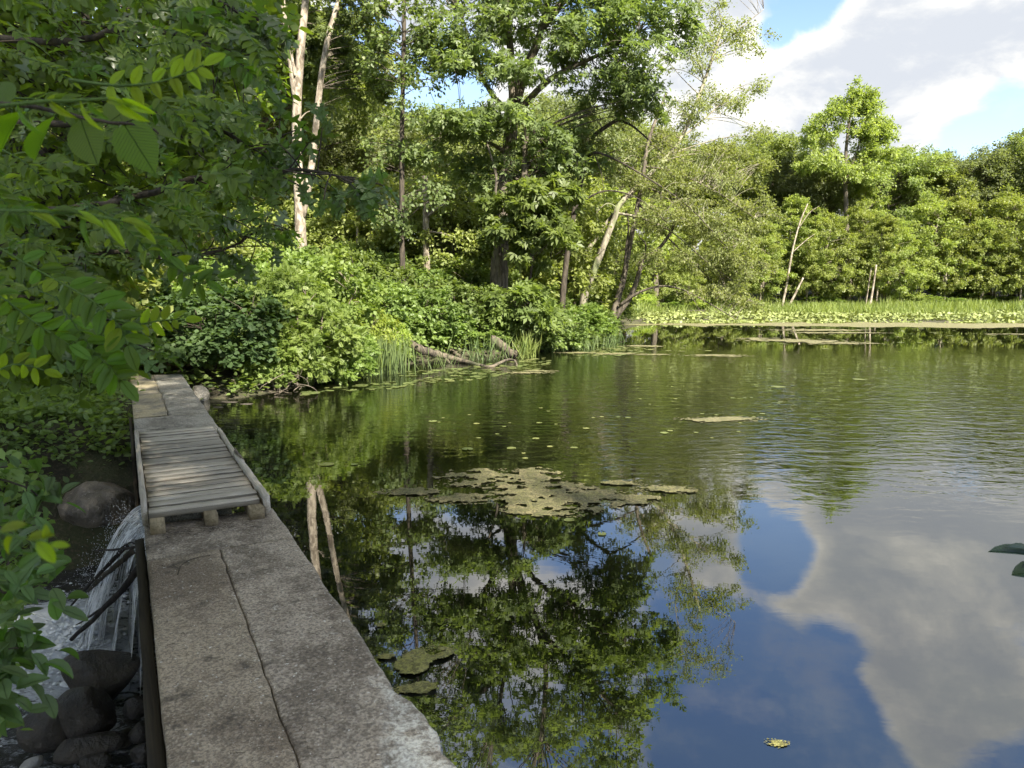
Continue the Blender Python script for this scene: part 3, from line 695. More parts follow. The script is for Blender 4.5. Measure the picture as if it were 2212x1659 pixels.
# ---------------------------------------------------------------- stream and waterfall
S_ = np.linspace(-5, 6.2, 170); T_ = np.linspace(-4.2, .02, 70); SS, TT = np.meshgrid(S_, T_, indexing='ij')
foamy = 1.1*np.exp(-((TT+.65)/.75)**2)*np.exp(-((SS-4.5)/.95)**2)+1.0*np.exp(-((TT+1.6)/.7)**2*1.0-((SS-4.5)/.8)**2)+.6*np.exp(-((TT+2.1)/.6)**2-((SS-3.4)/1.1)**2)+.5*np.exp(-((TT+.3)/.4)**2-((SS-3.2)/.8)**2)+.3*np.exp(-((TT+1.5)/.8)**2-((SS-2.3)/.8)**2)
foamy = foamy*(.45+fbm(SS*2, TT*2, 4, 2))
xy = DO[None, None]+DDIR*SS[..., None]+DR*TT[..., None]
Z = -1.02-.012*(4-SS)*1.5+foamy*.09*(fbm(SS*6, TT*6, 3, 8))+(fbm(SS*4, TT*5, 3, 5)-.5)*.05
g = Geo(); g.add(np.concatenate([xy, Z[..., None]], -1).reshape(-1, 3), [grid_faces(*SS.shape)[:, ::-1]], foamy.ravel())
tag(obj('stream_water', g.mesh('stream_water', M['stream'], True, 'wear'), kind='structure'), 'shallow dark stream, foaming white where the waterfall lands', None)
def fall_sheet(name, s0, s1, reach, drop, seed, ns=40, nk=22):
    a = np.linspace(s0, s1, ns); k = np.linspace(0, 1, nk); A, K = np.meshgrid(a, k, indexing='ij')
    wob = fbm(A*5, K*1.5, 4, seed)-.47
    t_ = .01-reach*K*(1+.35*wob)-.02*K; z = .005-drop*K**1.75-.03*wob*K
    e = ss(A, s0, s0+.15)*ss(A, s1, s1-.15); z -= (1-e)*.02
    A2 = A-.10*K*(1-(a-s0)/(s1-s0))[:, None]+.10*wob
    xy = DO+DDIR*A2[..., None]+DR*t_[..., None]
    me = bpy.data.meshes.new(name); v = np.concatenate([xy, z[..., None]], -1).reshape(-1, 3)
    g = Geo(); g.add(v, [grid_faces(ns, nk)[:, ::-1]]); me = g.mesh(name, M['fall'], True)
    at = me.attributes.new('flow', 'FLOAT_VECTOR', 'POINT'); at.data.foreach_set('vector', np.stack([A, K, A*0+seed], -1).ravel().astype(np.float32)); return me
wf = empty('waterfall', DM(4.2, -.1, 0)); tag(wf, 'white waterfall spilling from under the footbridge down to the stream', 'waterfall')
inv = Matrix.Translation(wf.location).inverted()
for k, a in enumerate(((3.1, 4.4, .10, 1.04), (3.3, 4.6, .17, 1.04), (4.1, 4.95, .52, 1.03), (4.25, 4.9, .40, 1.03), (3.9, 4.7, .30, 1.03))):
    me = fall_sheet('water_sheet', *a, 31+k); me.transform(inv); obj('water_sheet', me, wf)
# splash drops
g = Geo(); n = 900; s_ = rs.uniform(3.6, 5.0, n); kk = rs.random(n); t_ = -.1-.5*kk+rs.normal(size=n)*.07*(.4+kk); z_ = .02-1.02*kk**1.7+np.abs(rs.normal(size=n))*.03*(1+4*kk**3)
for a, b, c in zip(s_, t_, z_):
    p_ = np.array(DM(a, b, c)); r_ = rs.uniform(.0015, .004); g.add(p_+np.array([[1, 0, 0], [-1, 0, 0], [0, 1, 0], [0, -1, 0], [0, 0, 1.5], [0, 0, -1.5]])*r_, [np.array([[0, 2, 4], [2, 1, 4], [1, 3, 4], [3, 0, 4], [2, 0, 5], [1, 2, 5], [3, 1, 5], [0, 3, 5]])])
m, t, o = mat('droplets'); p = t.new('ShaderNodeBsdfPrincipled', i_Base_Color=(.7, .73, .75), i_Roughness=.1); t.l.new(p.outputs[0], o.inputs[0])
me = g.mesh('spray', m, True); me.transform(inv); obj('spray', me, wf, kind='stuff')
g = Geo(); n = 1500
for k in range(n): # churned froth where the water lands and drifts off
    a, b = (4.45+rs.normal()*.38, -.55+rs.normal()*.20) if k % 3 else (4.2+rs.normal()*.5, -1.25+rs.normal()*.38)
    p_ = np.array(DM(a, b, -1.0+abs(rs.normal())*.035)); r_ = rs.uniform(.006, .022)*(1 if k % 5 else 1.7); g.add(p_+np.array([[1, 0, 0], [-1, 0, 0], [0, 1, 0], [0, -1, 0], [0, 0, .7], [0, 0, -.7]])*r_, [np.array([[0, 2, 4], [2, 1, 4], [1, 3, 4], [3, 0, 4]])])
me = g.mesh('foam', m, True); me.transform(inv); obj('foam', me, wf, kind='stuff')

def drift(name, pts, r0, r1, m, label, cat, seed, side=(), n=14, sides=8, bump=.22, taper=1.0):
    """one piece of dead wood: main stem and side branches as its parts"""
    r_ = np.random.default_rng(seed); p0 = np.array(pts[0], float); root = empty(name, tuple(p0)); tag(root, label, cat)
    g = Geo(); P = smooth_path([np.array(p)-p0 for p in pts], n); tube(g, P+r_.normal(size=P.shape)*r0*.12, r0+(r1-r0)*np.linspace(0, 1, n)**taper, sides, r_, bump)
    obj('stem', g.mesh('stem', m, True), root)
    for sp_, a, b in side:
        g = Geo(); P = smooth_path([np.array(p)-p0 for p in sp_], 9); tube(g, P+r_.normal(size=P.shape)*a*.15, np.linspace(a, b, 9), 6, r_, bump); obj('side_branch', g.mesh('side_branch', m, True), root)
    return root
# branches caught in the fall
drift('driftwood_branch', [G(300, 1228, -.02), G(250, 1290, -.25), G(155, 1380, -.75)], .030, .016, M['wetwood'], 'thick dark wet branch caught in the waterfall, lower of the three', 'branch', 1, [([G(225, 1310, -.35), G(190, 1335, -.5), G(165, 1350, -.7)], .012, .004)])
drift('driftwood_branch', [G(275, 1178, .0), G(215, 1240, -.22), G(138, 1325, -.75)], .022, .007, M['wetwood'], 'slender forked dark branch lying across the foam, upper left of the three', 'branch', 2, [([G(200, 1255, -.3), G(160, 1290, -.55), G(140, 1300, -.7)], .009, .003)])
drift('driftwood_branch', [G(288, 1190, .0), G(240, 1230, -.12), G(192, 1275, -.5)], .024, .018, M['twig_dark'], 'broken brown branch between two darker ones in the waterfall', 'branch', 3)
drift('driftwood_branch', [G(305, 1180, .15), G(270, 1185, .10), G(205, 1190, -.05)], .014, .006, M['wetwood'], 'thin dark branch lying level across the top of the waterfall', 'branch', 4, [([G(290, 1183, -.05), G(270, 1200, -.2), G(262, 1230, -.4)], .009, .003), ([G(300, 1180, -.02), G(280, 1172, -.02), G(255, 1190, -.05)], .007, .003)])
drift('driftwood_log', [G(130, 1150, -.95), G(200, 1152, -.93), G(285, 1148, -.9)], .045, .035, M['wetwood'], 'dark log lying in still water in front of the rough boulder', 'log', 5)
drift('driftwood_branch', [G(105, 1440, -1.0), G(140, 1425, -1.0), G(170, 1405, -.98)], .016, .010, M['wetwood'], 'short dark stick lying in the stream above the boulders', 'stick', 6)
# fallen logs at the far side of the lily pads
L_ = M['driftwood']
drift('fallen_log', [G(862, 728, .62), G(905, 752, .42), G(950, 765, .22), G(990, 778, .06), G(1040, 790, .02)], .13, .05, L_, 'long grey fallen log sloping from the reeds into the lily pads', 'log', 7,
      [([G(862, 728, .62), G(870, 760, .3), G(865, 785, 0)], .06, .035), ([G(958, 768, .18), G(968, 780, .05), G(975, 788, -.02)], .045, .02), ([G(1040, 790, .02), G(1065, 792, .02), G(1090, 778, .10), G(1112, 778, .10), G(1118, 795, -.05)], .05, .02)], n=20)
drift('fallen_log', [G(945, 738, .42), G(975, 757, .20), G(1000, 776, .0)], .085, .05, L_, 'short grey dead log standing slanted between the longer two', 'log', 8, [([G(950, 740, .40), G(948, 752, .25), G(950, 762, .05)], .03, .015)])
drift('fallen_log', [G(1062, 733, .55), G(1085, 750, .33), G(1112, 768, .05)], .15, .12, L_, 'thick brown broken log leaning out of the bank beside the tuft of grass', 'log', 9, [([G(1112, 766, .1), G(1120, 748, .3), G(1135, 745, .34), G(1153, 768, 0)], .035, .02)])

# ---------------------------------------------------------------- floating algae and lily pads
def algae(name, cells, label, m, seed, res=.02, z0=.004, thr=.5, hum=.030, cat='algae mat', fr=2.6):
    """cells: discs (u, v, radius across, radius in depth) on the water"""
    C = [(G(u, v), a, b) for u, v, a, b in cells]
    x0 = min(c[0].x-a for c, a, b in [((c,), a, b) for c, a, b in C])-.1; x1 = max(c.x+a for c, a, b in C)+.1; y0 = min(c.y-b for c, a, b in C)-.1; y1 = max(c.y+b for c, a, b in C)+.1
    xx = np.arange(x0, x1, res); yy = np.arange(y0, y1, res); XX, YY = np.meshgrid(xx, yy)
    F = np.zeros_like(XX)
    for c, a, b in C: F = np.maximum(F, 1-np.sqrt(((XX-c.x)/a)**2+((YY-c.y)/b)**2))
    N = fbm(XX*fr, YY*fr*1.7, 5, seed); F2 = F*1.1+(N-.47)*1.5+(fbm(XX*9, YY*12, 4, seed+9)-.44)*3.0*(res < .025)
    keep = (F2 > thr*.30) & (F > 0)
    Z = z0+hum*np.clip(F2-.1, 0, .5)*(fbm(XX*16, YY*16, 3, seed+3)**1.5)*2
    n_ = len(xx); idx = np.arange(XX.size).reshape(XX.shape)
    kc = keep[:-1, :-1] & keep[1:, :-1] & keep[:-1, 1:] & keep[1:, 1:]
    i = idx[:-1, :-1][kc]; f = np.stack([i, i+1, i+n_+1, i+n_], -1)
    fringe = (F2 > thr*.30-.42) & (F2 <= thr*.30+.03) & (F > 0.02)
    fy, fx = np.nonzero(fringe); nf = min(len(fx), int(60+len(fx)*.16))
    used = np.unique(f); remap = np.full(XX.size, -1); remap[used] = np.arange(len(used))
    V = np.stack([XX, YY, Z], -1).reshape(-1, 3)[used]; ctr = V.mean(0); ctr[2] = 0
    V = V-ctr+rs.normal(size=V.shape)*[res*.25, res*.25, 0]
    g = Geo(); g.add(V, [remap[f]])
    if len(fx):
        sel = rs.choice(len(fx), nf, replace=False); hx = np.cos(np.arange(6)*1.047); hy = np.sin(np.arange(6)*1.047)
        cx = xx[fx[sel]]-ctr[0]+rs.normal(size=nf)*res; cyy = yy[fy[sel]]-ctr[1]+rs.normal(size=nf)*res; rr2 = res*rs.uniform(.15, .75, nf)
        hv = np.stack([cx[:, None]+rr2[:, None]*hx*1.3, cyy[:, None]+rr2[:, None]*hy, np.full((nf, 6), z0*.6)+rs.random((nf, 1))*.002], -1)
        g.add(hv.reshape(-1, 3), [np.arange(nf*6).reshape(-1, 6)])
    o = obj(name, g.mesh(name, m, True), None, tuple(ctr)); return tag(o, label, cat)
algae('floating_algae', [(1040, 1028, .55, .33), (1150, 1030, .38, .40), (1170, 1062, .60, .45), (1250, 1080, .75, .36), (1330, 1078, .45, .22), (1200, 1100, .55, .25), (1010, 1045, .35, .18), (1095, 1050, .3, .2)], 'largest olive mat of algae in the middle of the pond', M['algae'], 3, thr=.55)
algae('floating_algae', [(1345, 1044, .26, .10)], 'small olive strip of algae behind the largest mat', M['algae'], 5)
algae('floating_algae', [(880, 1063, .34, .14)], 'small mat of algae near the reflected pale trunks', M['algae'], 6)
algae('floating_algae', [(1000, 1078, .38, .18)], 'thin broken patch of algae in front of the largest mat', M['algae'], 61, thr=.7)
algae('floating_algae', [(1430, 1056, .34, .11), (1470, 1062, .2, .08)], 'faint thin patch of algae at the pond side of the largest mat', M['algae'], 7, thr=.8)
algae('floating_algae', [(925, 1412, .15, .10), (890, 1440, .10, .10), (950, 1408, .06, .04), (905, 1425, .1, .08)], 'bubbly yellow clump of algae beside the dam, upper of two', M['algae_yellow'], 8, res=.007, hum=.03, fr=9, thr=.75)
algae('floating_algae', [(895, 1490, .12, .05), (915, 1482, .07, .04)], 'bubbly yellow strip of algae beside the dam, below the other clump', M['algae_yellow'], 9, res=.007, hum=.03, fr=9, thr=.75)
algae('floating_algae', [(822, 1352, .035, .02)], 'tiny yellow scrap of algae beside the dam', M['algae_yellow'], 10, res=.006, fr=8, thr=.2)
algae('floating_algae', [(835, 1420, .06, .04)], 'small yellow scrap of algae against the dam wall', M['algae_yellow'], 11, res=.007, fr=8, thr=.3)
algae('floating_algae', [(1680, 1606, .06, .03)], 'small brown clot of algae alone near the bottom of the pond', M['algae_yellow'], 12, res=.006, fr=8, thr=.5, hum=.01)
algae('floating_algae', [(1560, 905, .75, .20), (1600, 906, .3, .1), (1530, 910, .25, .1)], 'ragged pale strip of algae on the ruffled open water', M['scum'], 13, res=.03, thr=0.8)
algae('floating_algae', [(1700, 735, 1.9, .75), (1760, 738, 1.6, .6), (1820, 742, 1.6, .5), (1640, 731, 1.2, .35)], 'long pale strip of scum in front of the far shore', M['scum'], 14, res=.10, thr=0.9, fr=2.2)
algae('floating_algae', [(1760, 713, 2.6, 1.0), (1800, 719, 2.6, .6)], 'thin pale streaks of scum close to the far shore', M['scum'], 15, res=.13, thr=1.02, fr=2.2)
algae('floating_algae', [(1330, 764, .9, .35), (1410, 766, .8, .3), (1250, 762, .8, .3), (1380, 748, .9, .4)], 'thin pale scum beside the tip of the wooded point', M['scum'], 16, res=.05, thr=0.8, fr=1.4)
algae('floating_algae', [(1545, 768, 1.0, .3), (1580, 770, .6, .2)], 'short pale strip of scum off the wooded point', M['scum'], 17, res=.06, thr=0.7, fr=1.4)
algae('floating_algae', [(1140, 805, .7, .25), (1165, 802, .5, .2)], 'pale scum at the open end of the lily pads', M['scum'], 18, res=.05, thr=0.85)
algae('floating_algae', [(2190, 722, 1.5, .3)], 'pale streak of scum at the far end of the cove', M['scum'], 19, res=.12, thr=0.9, fr=2.2)
# belt of scum along the far shore edge
u_ = np.linspace(1340, 2650, 260); ed = np.array([tuple(G(u, 700+(u-1340)*.0065)) for u in u_])
n0 = fbm(u_*.02, u_*0, 4, 3); inner = ed.copy(); inner[:, 1] += 1.6+3.4*fbm(u_*.03, u_*0+5, 4, 8); outer = ed.copy(); outer[:, 1] -= .4+2.6*n0**2+.8*ss(u_, 1900, 2000)*ss(u_, 2200, 2100)
inner[:, 2] = .045; outer[:, 2] = .007
g = Geo(); mid_ = (inner+outer)/2; mid_[:, 2] = .03; g.add(np.stack([outer, mid_, inner], 1).reshape(-1, 3), [grid_faces(260, 3)[:, ::-1]])
tag(obj('algae_belt', g.mesh('algae_belt', M['scum']), kind='stuff'), 'pale pinkish belt of algae along the edge of the far shore', 'algae')

th = np.linspace(R(12), R(348), 13); pad_v = np.concatenate([[[0, 0, 0]], np.stack([np.cos(th)*.5, np.sin(th)*.46, np.full(13, .012)], -1)])
def pad_mesh(k):
    r_ = np.random.default_rng(k); v = pad_v.copy(); v[1:, :2] *= (1+r_.normal(size=(13, 1))*.05); v[1:, 2] += r_.random(13)*.03
    return mesh('lily_pad', v, [np.array([[0, i, i+1] for i in range(1, 13)])], M['lily'])
pads = [pad_mesh(k) for k in range(5)]
def zone(poly, n, seed):
    r_ = np.random.default_rng(seed); P = np.array([tuple(G(u, v))[:2] for u, v in poly]); out = []
    while len(out) < n:
        x, y = r_.uniform(P.min(0), P.max(0)); c = False
        for i in range(len(P)):
            a, b = P[i], P[i-1]
            if (a[1] > y) != (b[1] > y) and x < (b[0]-a[0])*(y-a[1])/(b[1]-a[1])+a[0]: c = not c
        if c and vnoise(x*1.3, y*1.3, seed) > .28: out.append((x, y))
    return out
Z1 = zone([(850, 812), (900, 792), (1000, 785), (1090, 782), (1180, 772), (1200, 790), (1120, 808), (1000, 824), (900, 828)], 210, 1)
Z2 = zone([(640, 850), (700, 838), (850, 822), (900, 830), (840, 842), (720, 848), (660, 856)], 56, 2)
Z3 = zone([(1200, 766), (1340, 748), (1430, 752), (1330, 772)], 110, 3)
pl = sorted([(*p, .15) for p in Z1+Z2], key=lambda p: math.hypot(p[0], p[1]))
pl3 = [(*p, .17) for p in Z3]
singles = [(707, 1003, .16, 'olive lily pad floating alone below the lily pads near the bank'), (1230, 1123, .10, 'round green lily pad just below the largest mat of algae'), (1300, 1153, .08, 'small brown lily pad below the round green one'),
           (1010, 970, .16, 'pale folded lily pad in the dark tree reflection'), (1105, 968, .13, 'lily pad between the algae and the wooded bank'), (935, 910, .14, 'lily pad alone in front of the reeds'), (765, 1003, .09, 'small lily pad beside the reflected pale trunks'),
           (1240, 967, .1, 'small pale lily pad behind the algae mat'), (1680, 836, .3, 'pale lily pad far out on the dark ruffled water'), (1855, 820, .3, 'long pale lily pad far out near the open cove'), (1435, 935, .12, 'small pale lily pad in the open middle water')]
for u, v_, sz, lb in singles:
    o = obj('lily_pad', pads[pr.randrange(5)], None, G(u, v_, .006)); o.scale = (sz,)*3; o.rotation_euler = (0, 0, pr.uniform(0, 6.28)); tag(o, lb, 'lily pad')
for x, y, sz in pl[:250]+pl3[:35]:
    o = obj('lily_pad', pads[pr.randrange(5)], None, (x, y, pr.uniform(.004, .008))); k = sz*pr.uniform(.6, 1.25); o.scale = (k,)*3; o.rotation_euler = (pr.uniform(-.08, .08), pr.uniform(-.08, .08), pr.uniform(0, 6.28))
    tag(o, 'green lily pad floating in the bed of pads along the near wooded bank', 'lily pad', 'lily pads along the wooded bank')
g = Geo()
rest = pl[250:]+pl3[35:]+[(*p, .2) for p in zone([(1350, 706), (2212, 710), (2600, 712), (2500, 735), (1900, 760), (1500, 775), (1400, 760)], 70, 5)]+[(*p, .08) for p in zone([(900, 900), (1500, 850), (1750, 860), (1500, 1000), (1000, 990)], 40, 6)]
for x, y, sz in rest:
    a = pr.uniform(0, 6.28); v = pad_v*sz*pr.uniform(.5, 1.3); v = np.stack([v[:, 0]*math.cos(a)-v[:, 1]*math.sin(a)+x, v[:, 0]*math.sin(a)+v[:, 1]*math.cos(a)+y, v[:, 2]*.5+.006], -1); g.add(v, [np.array([[0, i, i+1] for i in range(1, 13)])], pr.random())
tag(obj('small_lily_pads', g.mesh('small_lily_pads', M['lily']), kind='stuff'), 'small distant lily pads scattered over the open pond', 'lily pads')
# lily bed on the far marsh
g = Geo(); n = 26000; y = 37.6+rs.random(n)**1.2*11.5; x = rs.uniform(4.5, 52, n); sz = rs.uniform(.10, .24, n); nn = rs.normal(size=(n, 3))*.6; nn[:, 2] += 1; dd = rs.normal(size=(n, 3)); dd[:, 2] *= .3
keep = fbm(x*.35, y*.9, 3, 4) > .34-.2*(y > 41); 
place_leaves(g, ROUND, np.stack([x, y, .05+rs.random(n)*.22*ss(y, 38, 42)], -1)[keep], dd[keep], nn[keep], sz[keep], rs.random(keep.sum()))
tag(obj('lily_bed', g.mesh('lily_bed', M['lily_bed']), kind='stuff'), 'broad bed of brownish green lily leaves in front of the far trees', 'lily bed')
def blades(g, x, y, z, h, rng, wd=.012, lean=.25):
    n = len(x); d = rng.normal(size=(n, 3))*lean; d[:, 2] = 1; nn = rng.normal(size=(n, 3)); place_leaves(g, (np.array([[-.5, 0, 0], [.5, 0, 0], [.35, .6, .02], [0, 1, .08]]), [np.array([[0, 1, 2, 3]])]), np.stack([x, y, z], -1), d, nn, h, rng.random(n), wd/h)
g = Geo(); n = 32000; x = rs.uniform(3, 56, n); y = rs.uniform(46.5, 60, n)-1.5*fbm(x*.2, x*0, 3, 2); keep = fbm(x*.3, y*.3, 3, 7) > .36; x, y = x[keep], y[keep]
blades(g, x, y, ground_z(x, y)-.02, rs.uniform(.5, 1.1, len(x))*(.25+1.3*fbm(x*.45, y*.25, 3, 21)), rs, .045, .35)
tag(obj('marsh_grass', g.mesh('marsh_grass', M['marsh_grass']), kind='stuff'), 'bright green marsh grass in front of the far trees', 'grass')

# litter on the slabs
g = Geo()
for k in range(70):
    s_, t_ = rs.uniform(-.4, 2.5), rs.uniform(.03, .8); a = rs.uniform(0, 6.28); L = rs.uniform(.01, .05); p_ = np.array(DM(s_, t_, .459)); e = p_+np.array([math.cos(a), math.sin(a), 0])*L
    tube(g, curve(p_, (p_+e)/2+rs.normal(size=3)*[.006, .006, 0], e, 4), .0011, 3)
for k in range(60):
    s_, t_ = 2.44+rs.normal()*.05, rs.uniform(.12, .64); a = rs.uniform(0, 6.28); L = rs.uniform(.02, .06); p_ = np.array(DM(s_, t_, .459)); e = p_+np.array([math.cos(a), math.sin(a), .1])*L
    tube(g, curve(p_, (p_+e)/2, e, 3), .0012, 3)
tag(obj('needle_litter', g.mesh('needle_litter', M['twig_dark']), kind='stuff'), 'fine dark twig litter on the near concrete slab', 'litter')
g = Geo(); tube(g, smooth_path([DM(1.72, .14, .460), DM(1.86, .17, .461), DM(1.93, .24, .461), DM(1.94, .33, .460)], 12), [.0022]*12, 4, rs, .3); tag(obj('curved_twig', g.mesh('curved_twig', M['twig_dark'])), 'thin curved twig lying on the smooth near strip of the dam', 'twig')

# ---------------------------------------------------------------- trees
def gz(x, y): return float(ground_z(np.array([x]), np.array([y]))[0])
def base_at(u, y, v=600):
    p = D(u, v, y); return np.array([p.x, p.y, gz(p.x, p.y)-.05])
def loc_pts(base, pts): return [tuple(np.array(D(*p))-base) for p in pts]
def on_base(base, pts): return [(0, 0, 0)]+loc_pts(base, pts)

def custom_tree(name, label, cat, base, stems, blobs, **kw):
    """stems: [([(u, v, depth) ...], r0, r1)], blobs: [((u, v, depth), radii, clumps)]"""
    st = []
    for i, (pts, r0, r1) in enumerate(stems):
        P = loc_pts(base, pts)
        if i == 0 or kw.get('all_root'): P = [(P[0][0]*1.0, P[0][1], 0.0)]+P if i else [(0, 0, 0)]+P
        st.append((P, r0, r1))
    kw.pop('all_root', None)
    bl = [(np.array(D(*c))-base, r, n) for c, r, n in blobs]
    return tag(build_tree(name, tuple(base), st, bl, **kw), label, cat)

# big maple on the wooded point
B = base_at(1076, 24)
custom_tree('maple_tree', 'largest tree, thick ridged trunk and dense dark crown over the wooded bank', 'tree', B,
    [([(1080, 560, 24), (1090, 420, 24), (1102, 300, 24), (1112, 235, 24), (1135, 150, 24), (1165, 80, 24), (1190, -60, 24), (1180, -260, 24)], .34, .07),
     ([(1110, 250, 24), (1106, 150, 24), (1098, 60, 24), (1085, -80, 24), (1060, -220, 24)], .17, .05),
     ([(1128, 480, 23.8), (1133, 380, 23.8), (1136, 300, 23.8)], .14, .10),
     ([(1120, 240, 24), (1190, 170, 23.6), (1290, 120, 23), (1380, 70, 22.6)], .13, .03),
     ([(1108, 250, 24), (1060, 200, 23.8), (1025, 130, 23.4), (1000, 40, 23)], .10, .03),
     ([(1095, 330, 24), (1040, 300, 23.6), (975, 290, 23.2)], .08, .02),
     ([(1170, 60, 24), (1270, -60, 23.8), (1370, -160, 23.6)], .14, .04),
     ([(1090, -60, 24), (980, -160, 23.6), (900, -260, 23.2)], .12, .04)],
    [((1370, 70, 22.6), (1.45, 1.8, 1.3), 34), ((1260, 40, 23.5), (1.5, 1.8, 1.2), 30), ((1150, 30, 24), (1.5, 2, 1.2), 22), ((1040, 40, 23.6), (1.3, 1.8, 1.2), 22),
     ((975, 110, 23), (1.0, 1.5, 1.2), 20), ((1300, 180, 22.8), (1.5, 1.4, .55), 20), ((1385, 215, 23), (.7, .9, .5), 8), ((1240, 110, 23), (1.0, 1.4, .7), 14),
     ((1050, 130, 23), (.9, 1.2, .9), 12), ((1115, 150, 22.6), (.9, 1.0, .5), 10), ((1000, 275, 23), (1.15, 1.3, .42), 22), ((930, 330, 23), (.7, 1.0, .35), 10), ((1090, 245, 22.6), (.85, .9, .35), 12),
     ((1190, 300, 24), (1.2, 1.3, .55), 22), ((1230, 360, 24), (1.1, 1.3, .7), 20), ((1045, 370, 24.4), (1.1, 1.4, .6), 16),
     ((1150, -130, 24), (3.6, 3.4, 1.8), 50), ((1340, -90, 23.5), (2.2, 2.4, 1.8), 34), ((950, -110, 23.5), (2.2, 2.4, 1.8), 28), ((1160, -320, 24), (3.6, 3.6, 2.4), 56), ((1020, -520, 24), (2.0, 2.4, 1.5), 20)],
    leafspec=(PALM, .195), bark=M['bark_grey'], leafm=M['maple_leaf'], seed=11, clump_r=.66, per=62, flat=.42, droop=.35, upn=1.1, shell=.35, limb=.03, sides=12, twig_lines=3)
# its heavy-leaved lower growth climbing on the trunk
B2 = base_at(1140, 22.5)
custom_tree('hickory_sapling', 'broad-leaved sapling hanging in front of the largest trunk', 'tree', B2,
    [([(1142, 640, 22.4), (1150, 560, 22.3), (1155, 470, 22.3), (1160, 410, 22.3)], .06, .02)],
    [((1130, 440, 22), (1.0, .9, .7), 26), ((1175, 500, 22), (.9, .9, .8), 28), ((1100, 510, 21.8), (.75, .7, .5), 14), ((1190, 420, 22.4), (.8, .8, .5), 14), ((1140, 560, 22.2), (.6, .6, .4), 8)],
    leafspec=(PALM, .26), bark=M['bark_dark'], leafm=M['shrub_mid'], seed=12, clump_r=.34, per=44, flat=.5, droop=.45, upn=.9, limb=.03)
B2 = base_at(1130, 21.3)
custom_tree('bank_shrub', 'shrub of large drooping leaves below the hickory sapling at the logs', 'shrub', B2,
    [([(1130, 700, 21.2), (1135, 650, 21.2)], .03, .015)],
    [((1120, 650, 21.2), (.8, .8, .45), 16), ((1160, 690, 21), (.8, .7, .4), 16), ((1080, 680, 21.2), (.6, .7, .35), 12)],
    leafspec=(PALM, .26), bark=M['bark_dark'], leafm=M['shrub_mid'], seed=13, clump_r=.30, per=44, flat=.5, droop=.5, limb=.03)

# tree with three pale stems
B = base_at(652, 25)
custom_tree('pale_barked_tree', 'tall tree of three bare pale stems rising behind the bright shrubs', 'tree', B,
    [([(650, 520, 25), (646, 420, 25), (641, 300, 25), (643, 200, 25), (652, 80, 25), (662, -20, 25), (668, -160, 25)], .215, .10),
     ([(652, 470, 25), (668, 390, 25), (678, 320, 25), (690, 200, 25), (707, 90, 25), (735, -10, 25), (760, -120, 25)], .13, .08),
     ([(640, 215, 25), (630, 150, 25), (618, 60, 25), (607, -30, 25), (600, -140, 25)], .12, .07),
     ([(638, 165, 24.9), (630, 120, 24.9), (622, 90, 24.9)], .05, .04),
     ([(645, 262, 25), (660, 245, 25), (675, 238, 25)], .03, .01)],
    [((650, -220, 25), (3.6, 3.4, 2.0), 44), ((745, 60, 26.2), (1.5, 1.3, 1.6), 36), ((690, 110, 26.6), (1.3, 1.0, 1.5), 20), ((790, -100, 25.5), (2.0, 2, 1.6), 20), ((590, 100, 27), (1.6, 1.2, 1.6), 26), ((780, 160, 26.4), (.9, 1, .9), 14)],
    leafspec=(PALM, .20), bark=M['bark_pale'], leafm=M['maple_leaf'], seed=14, twigm=M['bark_grey'], clump_r=.55, per=66, flat=.5, droop=.3, limb=.022, sides=12, twig_lines=2, attach_low=.5)
# slim dark trunk
B = base_at(869, 22)
custom_tree('slim_dark_tree', 'slim straight dark trunk with small sparse leafy twigs between the pale tree and the maple', 'tree', B,
    [([(869, 560, 22), (868, 400, 22), (869, 250, 22), (872, 100, 22), (873, -40, 22), (872, -200, 22)], .095, .05)],
    [((870, 60, 22), (1.0, 1.0, 1.1), 26), ((840, 150, 22), (.7, .9, .8), 14), ((905, 160, 22), (.6, .9, .8), 12), ((870, 250, 22), (.7, .9, .5), 8), ((850, 340, 22.4), (1.2, 1.0, .6), 14), ((900, 430, 22.2), (.8, .9, .7), 10), ((840, 470, 22), (.6, .7, .6), 8), ((870, -180, 22), (2.0, 2.0, 2.0), 28)],
    leafspec=(OVAL, .13), bark=M['bark_dark'], leafm=M['maple_leaf'], seed=15, clump_r=.42, per=46, flat=.6, droop=.4, limb=.025, sides=9, twig_lines=3, attach_low=.12)

